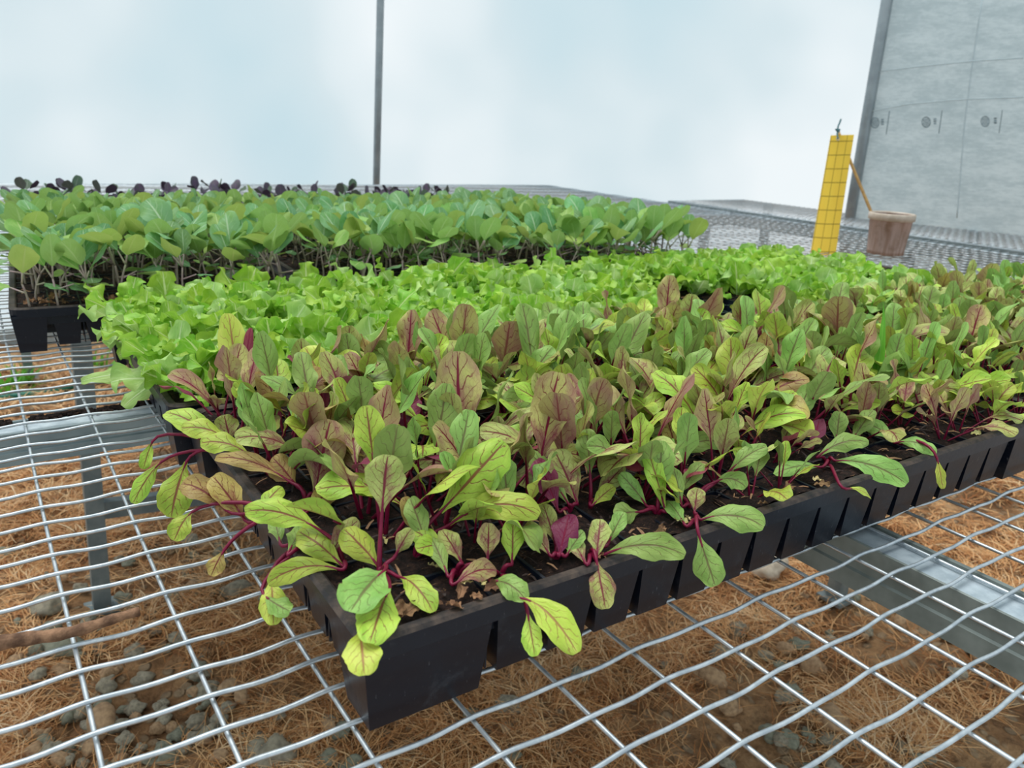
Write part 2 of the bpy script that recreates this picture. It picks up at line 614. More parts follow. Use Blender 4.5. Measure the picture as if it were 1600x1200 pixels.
def post(b, tp, r, label, z1=62):
    b, tp = A(b), A(tp)
    d = (tp-b)/(tp[2]-b[2])
    bot = b+d*(GZ-.3-b[2])
    top = b+d*(z1-b[2])
    o = thing('hoop_post', label, 'post', bot)
    mb = MB()
    mb.tube([bot, (bot+top)/2, top], r, 16)
    lastpart(mb, 'tube', M_POLE, o, bot)
    mb = MB()
    mb.tube([bot, bot+d*4], r*1.25, 16)
    lastpart(mb, 'ground_sleeve', M_STEEL, o, bot)
    return o


Dp = depth(at(588, 285, 0)) - .5
pb0 = deep(588, 290, Dp)
pd0 = ray(594.5, 0)
post(pb0, CAM+pd0*((pb0[1]-CAM[1])/pd0[1]), .62, 'slim grey metal post standing upright against the white film wall behind the brassicas')

# the shade cloth on its own leaning post, to the right
CX = 122.5
cb = deep(1331, 322, 118)
ctd = ray(1386, 0)
ct = CAM+ctd*((cb[1]-CAM[1])/ctd[1])
post(cb, ct, .78, 'leaning grey post at the left edge of the grey shade cloth', 62)
cdir = (ct-cb)/(ct[2]-cb[2])
far_b = A([136., 20., 0.])


def cloth_pt(s, z):
    b = cb+cdir*(z-cb[2])
    e = A([b[0]+17, b[1]-55, z])
    p = b+(e-b)*s
    p[2] = z
    return p+A([.5, .25, 0])*(1.0+.35*math.sin(s*9+z*.05))


def cloth_from_px(x, y):
    """where the view ray through x,y meets the (nearly flat) cloth"""
    d = ray(x, y)
    best = None
    for D in np.linspace(60, 140, 801):
        p = CAM+d*D
        b = cb+cdir*(p[2]-cb[2])
        n = A([55, 17])/np.hypot(55, 17)
        e = (p[:2]-b[:2])@n
        if best is None or abs(e) < best[0]:
            best = (abs(e), p)
    return best[1]


CLN = A([-55, -17, 0])/np.hypot(55, 17)
cloth = thing('shade_cloth', 'grey knitted shade cloth with printed marks hanging at right behind the benches', 'shade cloth', cb)
mb = MB()
V, F = [], []
ns, nz_ = 60, 30
for k in range(nz_+1):
    z = -8+(68)*k/nz_
    for i in range(ns+1):
        V.append(cloth_pt(i/ns, z))
for k in range(nz_):
    for i in range(ns):
        q = k*(ns+1)+i
        F.append((q, q+1, q+ns+2, q+ns+1))
mb.add(V, F)
lastpart(mb, 'sheet', M_CLOTH, cloth, cb)


def on_cloth(x, y, lift=.35):
    return cloth_from_px(x, y)+CLN*lift


# printed marks, seams
for (cx, cy, ln) in ((1368, 192, 1389), (1448, 191, 1471), (1540, 190, 1565)):
    mb = MB()
    for j, ang in enumerate(np.linspace(0, 2*math.pi, 15)[:-1]):
        a2 = ang+2*math.pi/14
        q = [on_cloth(cx+r_*math.cos(a_), cy+r_*1.2*math.sin(a_)) for r_, a_ in ((7.3, ang), (7.3, a2), (5.8, a2), (5.8, ang))]
        mb.add(q, [(0, 1, 2, 3)])
    for k in range(-3, 4):
        w_ = math.sqrt(max(0, 36-(k*2)**2))
        q = [on_cloth(cx+k*2+a_, cy+b_) for a_, b_ in ((-.55, -w_), (.55, -w_), (.55, w_), (-.55, w_))]
        mb.add(q, [(0, 1, 2, 3)])
    lastpart(mb, 'printed_circle', M_INK, cloth, cb, False)
    mb = MB()
    bx_ = ln-9
    for k in range(3):
        q = [on_cloth(bx_+a_, cy-1+b_) for a_, b_ in ((-2.2, -5+k*3.4), (2.2, -5+k*3.4), (1.9, -2.4+k*3.4), (-2.5, -2.4+k*3.4))]
        mb.add(q, [(0, 1, 2, 3)])
    lastpart(mb, 'printed_block', M_INK, cloth, cb, False)
    mb = MB()
    q = [on_cloth(ln+a_, b_) for a_, b_ in ((1.2, cy-18), (2.6, cy-18), (-2.6, cy+18), (-4, cy+18))]
    mb.add(q, [(0, 1, 2, 3)])
    lastpart(mb, 'printed_line', M_INK, cloth, cb, False)
for pts in ([(1362, 174), (1420, 163), (1500, 156), (1600, 152)], [(1375, 112), (1440, 104), (1520, 96), (1600, 91)],
            [(1535, 0), (1520, 100), (1508, 190), (1500, 290), (1496, 340)]):
    mb = MB()
    pp = np.array(pts, float)
    tt = np.linspace(0, len(pts)-1, 16)
    pts2 = np.stack([np.interp(tt, range(len(pts)), pp[:, 0]), np.interp(tt, range(len(pts)), pp[:, 1])], 1)
    mb.tube([on_cloth(x, y, .3) for x, y in pts2], .09, 5)
    lastpart(mb, 'seam', M_SEAM, cloth, cb)

# ------------------------------------------------------------------ the bench
bench = thing('greenhouse_bench', 'long galvanised welded wire mesh bench carrying all the seedling trays', 'bench', (5, 40, GZ))
BO = (5, 40, GZ)
X0, X1, Y0, Y1 = -24.0, 96.0, -9.0, 117.0
rw = .052
mb = MB()
rng = np.random.RandomState(5)
# long wires (along x), one per unit, wavy over each cross wire
for k in range(int(Y0), int(Y1)+1):
    y = -k if False else float(k)
    near = y < 30
    if near:
        x = np.arange(X0, 62, .25)
        x = np.concatenate([x, [X1]])
        amp = .026
        ph = rng.uniform(-.2, .2)
        z = amp*np.cos(math.pi*(x-2.007*0)/2.007*1.0*1.0*2/2+ph) if False else amp*np.cos(2*math.pi*x/2.007)
        yy = y+.035*np.sin(x*.21+rng.uniform(0, 6))+.03*np.sin(2*math.pi*x/4.014+rng.uniform(0, 6))
        z = z+.04*np.sin(x*.13+y)
        mb.tube(np.stack([x, yy, z], 1), rw, 6, 0)
    else:
        x = np.linspace(X0, X1, 14)
        mb.tube(np.stack([x, np.full_like(x, y)+.05*np.sin(x*.1+y), .05*np.sin(x*.13+y)], 1), rw*.95, 4, 0)
# cross wires (along y), beneath
k = int(X0/2.007)
while k*2.007 <= X1:
    x = k*2.007
    yv = np.linspace(Y0, Y1, 42)
    mb.tube(np.stack([x+.03*np.sin(yv*.3+k), yv, np.full_like(yv, -.105)], 1), rw*.95, 6 if x < 40 else 4, 0)
    k += 1
lastpart(mb, 'wire_mesh', M_WIRE, bench, BO)


def channel(p0, p1, w, h, mats, name='rail', z=-.2):
    """rolled galvanised channel from p0 to p1 (top centre line), lips and groove"""
    p0, p1 = A([*p0, z]), A([*p1, z])
    d = (p1-p0)/np.linalg.norm(p1-p0)
    s = A([-d[1], d[0], 0])
    prof = [(-w/2, -h, 0), (-w/2, -h*.62, 0), (-w/2+.06, -h*.58, 0), (-w/2+.06, -h*.42, 0), (-w/2, -h*.38, 0), (-w/2, -.03, 0), (-w/2+.05, 0, 1),
            (w/2-.30, 0, 1), (w/2-.26, -.1, 0), (w/2-.2, -.1, 0), (w/2-.16, .02, 0), (w/2, .02, 0), (w/2, -h, 0)]
    n = len(prof)
    V = [p+s*a+A([0, 0, b]) for p in (p0, p1) for a, b, _ in prof]
    mb = MB()
    for i in range(n):
        j = (i+1) % n
        mb.add([V[i], V[j], V[n+j], V[n+i]], [(0, 1, 2, 3)], None, 1 if (prof[i][2] and i == 6) else 0)
    mb.add(V, [tuple(range(n)), tuple(range(n, 2*n))[::-1]])
    return mb


# rail across under the mesh, cross-member running to the front, back and side rails
mbx = channel((X0, 19.5), (X1, 19.5), 1.25, 1.2, None)
mb = mbx
lastpart(mb, 'rail', [M_STEEL, M_STEELB], bench, BO, False)
mb = channel((21.9, 18.8), (21.9, Y0), 1.45, 1.5, None)
lastpart(mb, 'cross_member', [M_STEELD, M_STEELB], bench, BO, False)
for (a, b) in (((X0, Y1-.5), (X1, Y1-.5)), ((X0, 70), (X1, 70))):
    mb = channel(a, b, 1.6, 1.6, None)
    lastpart(mb, 'rail', [M_STEEL, M_STEELB], bench, BO, False)
mb = channel((X1-.5, Y0), (X1-.5, Y1), 1.6, 1.6, None)
lastpart(mb, 'edge_rail', [M_STEEL, M_STEELB], bench, BO, False)


def leg(p, top, name='leg'):
    mb = MB()
    p, top = A(p), A(top)
    v = []
    w = .58
    for q in (p, top):
        v += [(q[0]-w, q[1]-w, q[2]), (q[0]+w, q[1]-w, q[2]), (q[0]+w, q[1]+w, q[2]), (q[0]-w, q[1]+w, q[2])]
    mb.add(v, [(0, 3, 2, 1), (4, 5, 6, 7), (0, 1, 5, 4), (1, 2, 6, 5), (2, 3, 7, 6), (3, 0, 4, 7)])
    L = lastpart(mb, name, M_STEEL, bench, BO, False)
    mb = MB()
    mb.box((p[0]-1.1, p[1]-1.1, p[2]-.05), (p[0]+1.1, p[1]+1.1, p[2]+.25))
    f_ = lastpart(mb, 'foot_plate', M_STEEL, L, BO, False)
    return L


lb = at(160, 952, GZ+.2)
lt_d = ray(128, 560)
lt = CAM+lt_d*((lb[1]-CAM[1])/lt_d[1])
lt = lb+(lt-lb)*((-.2-lb[2])/(lt[2]-lb[2]))
leg(lb, lt)
for (x, y) in ((92, 46), (5, 108), (50, 112), (92, 112), (-20, 46), (-20, 108), (56, 19.9), (92, 19.9)):
    leg((x, y, GZ+.2), (x, y, -.3))
# low brace running from the leg to the right
bd = ray(160, 795)
b0 = CAM+bd*((lb[1]-CAM[1])/bd[1])
bd = ray(330, 783)
b1 = CAM+bd*((lb[1]-CAM[1]+4)/bd[1])
mb = MB()
b1[0] += 8
d = b1-b0
v = []
for q in (b0, b1):
    v += [(q[0], q[1]-.4, q[2]-.65), (q[0], q[1]+.4, q[2]-.65), (q[0], q[1]+.4, q[2]+.65), (q[0], q[1]-.4, q[2]+.65)]
mb.add(v, [(0, 1, 2, 3), (7, 6, 5, 4), (0, 4, 5, 1), (1, 5, 6, 2), (2, 6, 7, 3), (3, 7, 4, 0)])
lastpart(mb, 'brace', M_STEEL, bench, BO, False)

mb = MB()
r4 = np.random.RandomState(3)
for k in range(1400):
    x = r4.uniform(-8, 8)
    y = 19.95+r4.normal(0, .12)+.2*mnoise.noise(Vector((x, 0, 0)))
    w = r4.uniform(.03, .09)
    if mnoise.noise(Vector((x*.8, 3, 0))) < -.25:
        continue
    mb.box((x-w, y-w, -.2), (x+w, y+w*r4.uniform(.5, 1.4), -.2+w*1.3))
o = mb.build('spilled_soil', M_SOIL)
tag(o, 'dark soil crumbs spilled along the galvanised rail beneath the mesh at left', 'soil', None, 'stuff')

# second bench beyond the aisle
b2 = thing('greenhouse_bench', 'narrow mesh bench beyond the aisle, behind the yellow sticky card', 'bench', (110, 60, GZ))
B2O = (110, 60, GZ)
mb = MB()
for k in range(8, 88):
    mb.tube([(100, k, 0), (118, k, 0)], .05, 4)
for k in range(10):
    mb.tube([(100+k*2, 8, -.1), (100+k*2, 88, -.1)], .05, 4)
lastpart(mb, 'wire_mesh', M_WIRE, b2, B2O)
mb = channel((100.4, 8), (100.4, 88), 1.2, 1.6, None)
lastpart(mb, 'rail', [M_STEEL, M_STEELB], b2, B2O, False)
mb = channel((100, 87.5), (118, 87.5), 1.2, 1.6, None)
lastpart(mb, 'rail', [M_STEEL, M_STEELB], b2, B2O, False)
for (x, y) in ((101, 80), (101, 45), (101, 12), (116, 80), (116, 45), (116, 12)):
    mb = MB()
    mb.box((x-.6, y-.6, GZ), (x+.6, y+.6, -.2))
    lastpart(mb, 'leg', M_STEEL, b2, B2O, False)

# ------------------------------------------------------------------ trays
TL, TW, TH = 25.5, 13.0, 2.0
NX, NY = 20, 10
CP = (TL-.6)/NX
CQ = (TW-.6)/NY


def tray_mesh():
    mb = MB()
    L, W_ = TL, TW
    # rim : outer lip sloping outwards, flat top ledge, inner edge
    rings = [(.10, 1.58), (.02, 1.6), (0.0, 1.98), (.07, 2.04), (.24, 2.03), (.30, 1.98), (.32, 1.2)]
    V = []
    for i, (o, z) in enumerate(rings):
        c_ = .45 if i < 4 else .3
        c_ = max(.05, c_)
        pts = []
        for (cx, cy, a0) in ((o+c_, o+c_, math.pi), (L-o-c_, o+c_, 1.5*math.pi), (L-o-c_, W_-o-c_, 0), (o+c_, W_-o-c_, .5*math.pi)):
            for k in range(5):
                a_ = a0+k*math.pi/8
                pts.append((cx+c_*math.cos(a_), cy+c_*math.sin(a_), z))
        V += pts
    n = 20
    for i in range(len(rings)-1):
        F = [(i*n+j, i*n+(j+1) % n, (i+1)*n+(j+1) % n, (i+1)*n+j) for j in range(n)]
        for f_ in F:
            mb.f.append([q for q in f_])
            mb.mi.append(1 if i >= 2 and i < 5 else 0)
    mb.v.append(A(V))
    mb.uv.append(np.zeros((len(V), 2)))
    mb.n = len(V)
    # cells
    for i in range(NX):
        for j in range(NY):
            corner = (i in (0, 1, NX-2, NX-1)) and (j in (0, NY-1))
            x = .3+i*CP
            y = .3+j*CQ
            if corner:
                continue
            tp = .03
            mb.frustum((x+.17, y+(.0 if j == 0 else .2)), (x+CP-.17, y+CQ-(.0 if j == NY-1 else .2)), (x+tp, y+tp-(.2 if j == 0 else 0)), (x+CP-tp, y+CQ-tp+(.2 if j == NY-1 else 0)), .2, 1.75, 0, False)
    for i in range(2, NX-1):
        mb.box((.3+i*CP-.02, .45, .22), (.3+i*CP+.02, W_-.45, 1.5))
    for j in range(2, NY-1):
        mb.box((.45, .3+j*CQ-.02, .22), (L-.45, .3+j*CQ+.02, 1.5))
    # solid corner pockets
    for (cx, cy) in ((0, 0), (1, 0), (0, 1), (1, 1)):
        wx, wy = 2.6, 1.35
        x0 = .04 if cx == 0 else L-.04-wx
        y0 = .04 if cy == 0 else W_-.04-wy
        mb.frustum((x0+.16, y0+.16), (x0+wx-.16, y0+wy-.16), (x0, y0), (x0+wx, y0+wy), .04, 1.6, 0, False)
        mb.frustum((x0, y0), (x0+wx, y0+wy), (x0, y0), (x0+wx, y0+wy), 1.6, 1.7, 0, False)
    # top lattice between the cells
    for i in range(1, NX):
        x = .3+i*CP
        mb.frustum((x-.1, .3), (x+.1, W_-.3), (x-.035, .3), (x+.035, W_-.3), 1.45, 1.95)
    for j in range(1, NY):
        y = .3+j*CQ
        mb.frustum((.3, y-.1), (L-.3, y+.1), (.3, y-.035), (L-.3, y+.035), 1.45, 1.95)
    return mb.mesh('tray_shell', [M_TRAY, M_RIM], False)


TRAY_ME = tray_mesh()


def soil_mesh(seed, filled=None, low=0.):
    mb = MB()
    V, F = [], []
    nx_, ny_ = 100, 50
    for j in range(ny_+1):
        for i in range(nx_+1):
            x = .33+(TL-.66)*i/nx_
            y = .33+(TW-.66)*j/ny_
            n_ = mnoise.noise(Vector((x*1.1+seed*7, y*1.1, seed)))*.16+mnoise.noise(Vector((x*4, y*4, seed)))*.09
            z = 1.91+n_*1.1
            if filled and not filled(x, y):
                z = .75+n_
            V.append((x, y, z))
    for j in range(ny_):
        for i in range(nx_):
            q = j*(nx_+1)+i
            F.append((q, q+1, q+nx_+2, q+nx_+1))
    mb.add(V, F)
    r3 = np.random.RandomState(seed)
    for k in range(1500):
        x, y = r3.uniform(.5, TL-.5), r3.uniform(.5, TW-.5)
        if filled and not filled(x, y):
            continue
        n_ = mnoise.noise(Vector((x*1.1+seed*7, y*1.1, seed)))*.16+mnoise.noise(Vector((x*4, y*4, seed)))*.09
        z = 1.97+n_*1.1
        az = r3.uniform(0, 6.28)
        L_ = r3.uniform(.12, .5)
        w_ = r3.uniform(.012, .035)
        d = A([math.cos(az), math.sin(az), r3.uniform(-.2, .35)])*L_
        q = A([-math.sin(az), math.cos(az), r3.uniform(-.5, .5)])*w_
        p = A([x, y, z])
        mb.add([p-q, p+q, p+d*.5+q+A([0, 0, .03]), p+d*.5-q+A([0, 0, .03]), p+d+q*.5, p+d-q*.5], [(0, 1, 2, 3), (3, 2, 4, 5)], None, 1 if r3.rand() < .45 else 2)
    return mb.mesh('soil', [M_SOIL, M_FIB, M_FIBD])


SOIL = [soil_mesh(1), soil_mesh(2)]
trays = []


def tray(x, y, label, soil_label, rot=0, soil=None):
    o = thing('seedling_tray', label, 'tray', (x, y, .06), (0, 0, rot), None, None)
    place('tray_shell', TRAY_ME, o)
    s_ = place('potting_soil', soil or SOIL[len(trays) % 2], None, (x, y, .06), (0, 0, rot))
    tag(s_, soil_label, 'soil', None, 'stuff')
    trays.append((x, y, rot))
    return o


def tray_pt(ti, lx, ly, lz=1.9):
    x, y, r = trays[ti]
    c_, s_ = math.cos(r), math.sin(r)
    return A([x+c_*lx-s_*ly, y+s_*lx+c_*ly, lz])


FX, FY = 5.95, -.6
tray(FX, FY, 'nearest black plastic cell tray, full of red-veined beets, at the front of the bench', 'dark potting soil filling the nearest beet tray')        # 0
tray(FX+TL+.35, FY+.1, 'black cell tray of beets at right, end to end with the nearest tray', 'dark potting soil in the beet tray at right')                     # 1
tray(FX-.4, FY+TW+.35, 'black cell tray of bright green lettuce directly behind the nearest beets', 'dark potting soil in the left lettuce tray')                # 2
emp = soil_mesh(3, lambda x, y: not (x < 4.3 and y < 5.2))
tray(FX+TL+.2, FY+TW+.45, 'black lettuce tray at right with several empty cells at its near corner', 'dark potting soil in the right lettuce tray', 0, emp)      # 3
ang = -math.atan2(2.3, 30)*.65
cb_, sb_ = math.cos(ang), math.sin(ang)
bx0, by0 = 2.2, 28.0
BW = TW+.8
for rowk, (what, soilw) in enumerate((('brassica seedlings', 'brassicas'), ('dark purple brassicas', 'purple brassicas'))):
    for k, side in enumerate(('left', 'middle', 'right')):
        ox = bx0+cb_*(BW*k+TW)-sb_*(rowk*(TL+.4))
        oy = by0+sb_*(BW*k+TW)+cb_*(rowk*(TL+.4))
        where_ = 'bare front corner showing at left' if (rowk, k) == (0, 0) else ('%s of the three' % side)
        tray(ox, oy, 'black tray of %s%s, %s' % ('pale green ' if rowk == 0 else '', what, where_) + (' at the back' if rowk else ''),
             'dark potting soil under the %s %s' % (side, soilw), ang+math.pi/2)      # 4 5 6 green, 7 8 9 purple
tray(-24.2, 33.2, 'black tray of brassica seedlings cut off by the left edge of the photo', 'dark potting soil in the tray at the left edge', 0)              # 10


# ------------------------------------------------------------------ leaves
def prof_beet(t_):
    return np.where(t_ < .58, .10+.90*(lambda q: q*q*(3-2*q))(np.clip(t_/.58, 0, 1)), np.sqrt(np.clip(1-((t_-.58)/.43)**2, 0, 1)))


def prof_let(t_):
    return np.where(t_ < .65, .16+.84*(np.clip(t_/.65, 0, 1)**1.3), np.sqrt(np.clip(1-((t_-.65)/.37)**2, 0, 1)))


def prof_bra(t_):
    return np.where(t_ < .5, .05+.95*np.sin(np.clip(t_/.5, 0, 1)*math.pi/2)**1.15, np.sqrt(np.clip(1-((t_-.5)/.53)**2, 0, 1)))


def prof_grs(t_):
    return np.clip(np.minimum(t_*6+.5, (1-t_)*1.8), .03, 1)


def add_blade(mb, cl, nref, wid, prof, rng, nu=3, fold=.25, ruf=.12, rfreq=3., lobe=0., twist=0., mi=0, curl=0.):
    n = len(cl)
    # resample : denser at the tip
    s = np.concatenate([[0], np.cumsum(np.linalg.norm(np.diff(cl, axis=0), axis=1))])
    s /= s[-1]
    tt = np.sin(np.linspace(0, math.pi/2, n))**1.0*.995
    tt = .35*np.linspace(0, .995, n)+.65*tt
    c = np.stack([np.interp(tt, s, cl[:, k]) for k in range(3)], 1)
    T = np.gradient(c, axis=0)
    T /= np.linalg.norm(T, axis=1)[:, None]+1e-9
    pr = prof(tt)
    ph = rng.uniform(0, 6.28)
    ph2 = rng.uniform(0, 6.28)
    V, UVs = [], []
    for i in range(n):
        a_ = twist*tt[i]
        S = np.cross(T[i], nref)
        S /= np.linalg.norm(S)+1e-9
        N = np.cross(S, T[i])
        S, N = S*math.cos(a_)+N*math.sin(a_), N*math.cos(a_)-S*math.sin(a_)
        w = wid*pr[i]
        for j in range(-nu, nu+1):
            u = j/nu
            au = abs(u)
            sgn = 1 if u > 0 else -1
            wl = w*(1+lobe*au*math.sin(tt[i]*rfreq*9+ph+sgn*1.3)+lobe*.6*au*math.sin(tt[i]*rfreq*19+ph2*sgn))
            h = fold*w*au + ruf*wid*au*au*math.sin(tt[i]*rfreq*6.28+ph+(0 if u > 0 else 2.1))*min(1, pr[i]*1.6) - curl*w*au*au
            V.append(c[i]+S*u*wl+N*h)
            UVs.append(((u+1)/2, tt[i]))
    m = 2*nu+1
    F = [(i*m+j, i*m+j+1, (i+1)*m+j+1, (i+1)*m+j) for i in range(n-1) for j in range(m-1)]
    mb.add(V, F, UVs, mi)


def arc(base, dirv, length, droop, n, side=0.):
    """centre line that starts along dirv and sags"""
    d = A(dirv)/np.linalg.norm(dirv)
    p = A(base).astype(float)
    out = [p.copy()]
    h = np.cross(d, [0, 0, 1])
    for i in range(n-1):
        st = length/(n-1)
        d = d+A([0, 0, -1])*droop*st*(1-max(0, -d[2])*.9)+h*side*st
        d /= np.linalg.norm(d)
        p = p+d*st
        out.append(p.copy())
    return A(out)


def radial(az, el):
    return A([math.cos(az)*math.cos(el), math.sin(az)*math.cos(el), math.sin(el)])


# --- random beet prototypes: each is a list of (blade mesh, petiole mesh)
def beet_proto(seed, mats, small=1.0):
    rng = np.random.RandomState(seed)
    leaves = []
    n = rng.randint(4, 7)
    az0 = rng.uniform(0, 6.28)
    for k in range(n):
        az = az0+k*2.4+rng.uniform(-.3, .3)
        inner = k/(n-1)
        el = math.radians(rng.uniform(32, 58)+inner*28)
        pl = rng.uniform(.75, 1.35)*small
        d = radial(az, el)
        base = A([.06*math.cos(az), .06*math.sin(az), -.15])
        pet = arc(base, d, pl+.15, .06, 6)
        d2 = pet[-1]-pet[-2]
        bl = rng.uniform(1.35, 2.15)*small*(1-.25*inner*rng.rand())
        cl = arc(pet[-1], d2, bl, rng.uniform(.12, .75), 16, rng.uniform(-.25, .25))
        mk = mats[rng.randint(len(mats))]
        up = A([0, 0, 1.])
        nref = up*.75-A([math.cos(az), math.sin(az), 0])*.65
        b = MB()
        add_blade(b, cl, nref, bl*rng.uniform(.19, .28), prof_beet, rng, 4, rng.uniform(.0, .5), rng.uniform(.12, .30), rng.uniform(1.1, 2.2), .04, rng.uniform(-.9, .9), 0, rng.uniform(0, .3))
        p = MB()
        mid = cl[:5]
        pts = np.concatenate([pet, mid[1:]])
        p.tube(pts-A([0, 0, .02]), np.linspace(.054, .02, len(pts))*small, 5)
        leaves.append((b.mesh('beet_leaf', BEET[mk]), p.mesh('beet_petiole', MPET)))
    return leaves


BMIX = [('lime-leaved', 'LLGLY'), ('green-leaved', 'GGLG'), ('mottled', 'MMLGM'), ('purple-flushed', 'PRMP'), ('bronze-tinted', 'BMBL'), ('green-leaved', 'GGMLG'), ('mottled', 'MLMG'), ('lime-leaved', 'LYLM')]
BP = []
for i in range(24):
    nm, mx_ = BMIX[i % 8]
    BP.append((nm, beet_proto(100+i, list(mx_), 1.0 if i < 16 else .85)))

ORD = ['first', 'second', 'third', 'fourth', 'fifth', 'sixth', 'seventh', 'eighth', 'ninth', 'tenth', 'eleventh', 'twelfth', 'thirteenth', 'fourteenth', 'fifteenth', 'sixteenth', 'seventeenth', 'eighteenth', 'nineteenth', 'twentieth']


def cell(ti, i, j, rng, jit=.2):
    return tray_pt(ti, .3+(i+.5)*CP+rng.uniform(-jit, jit), .3+(j+.5)*CQ+rng.uniform(-jit, jit), 1.9)


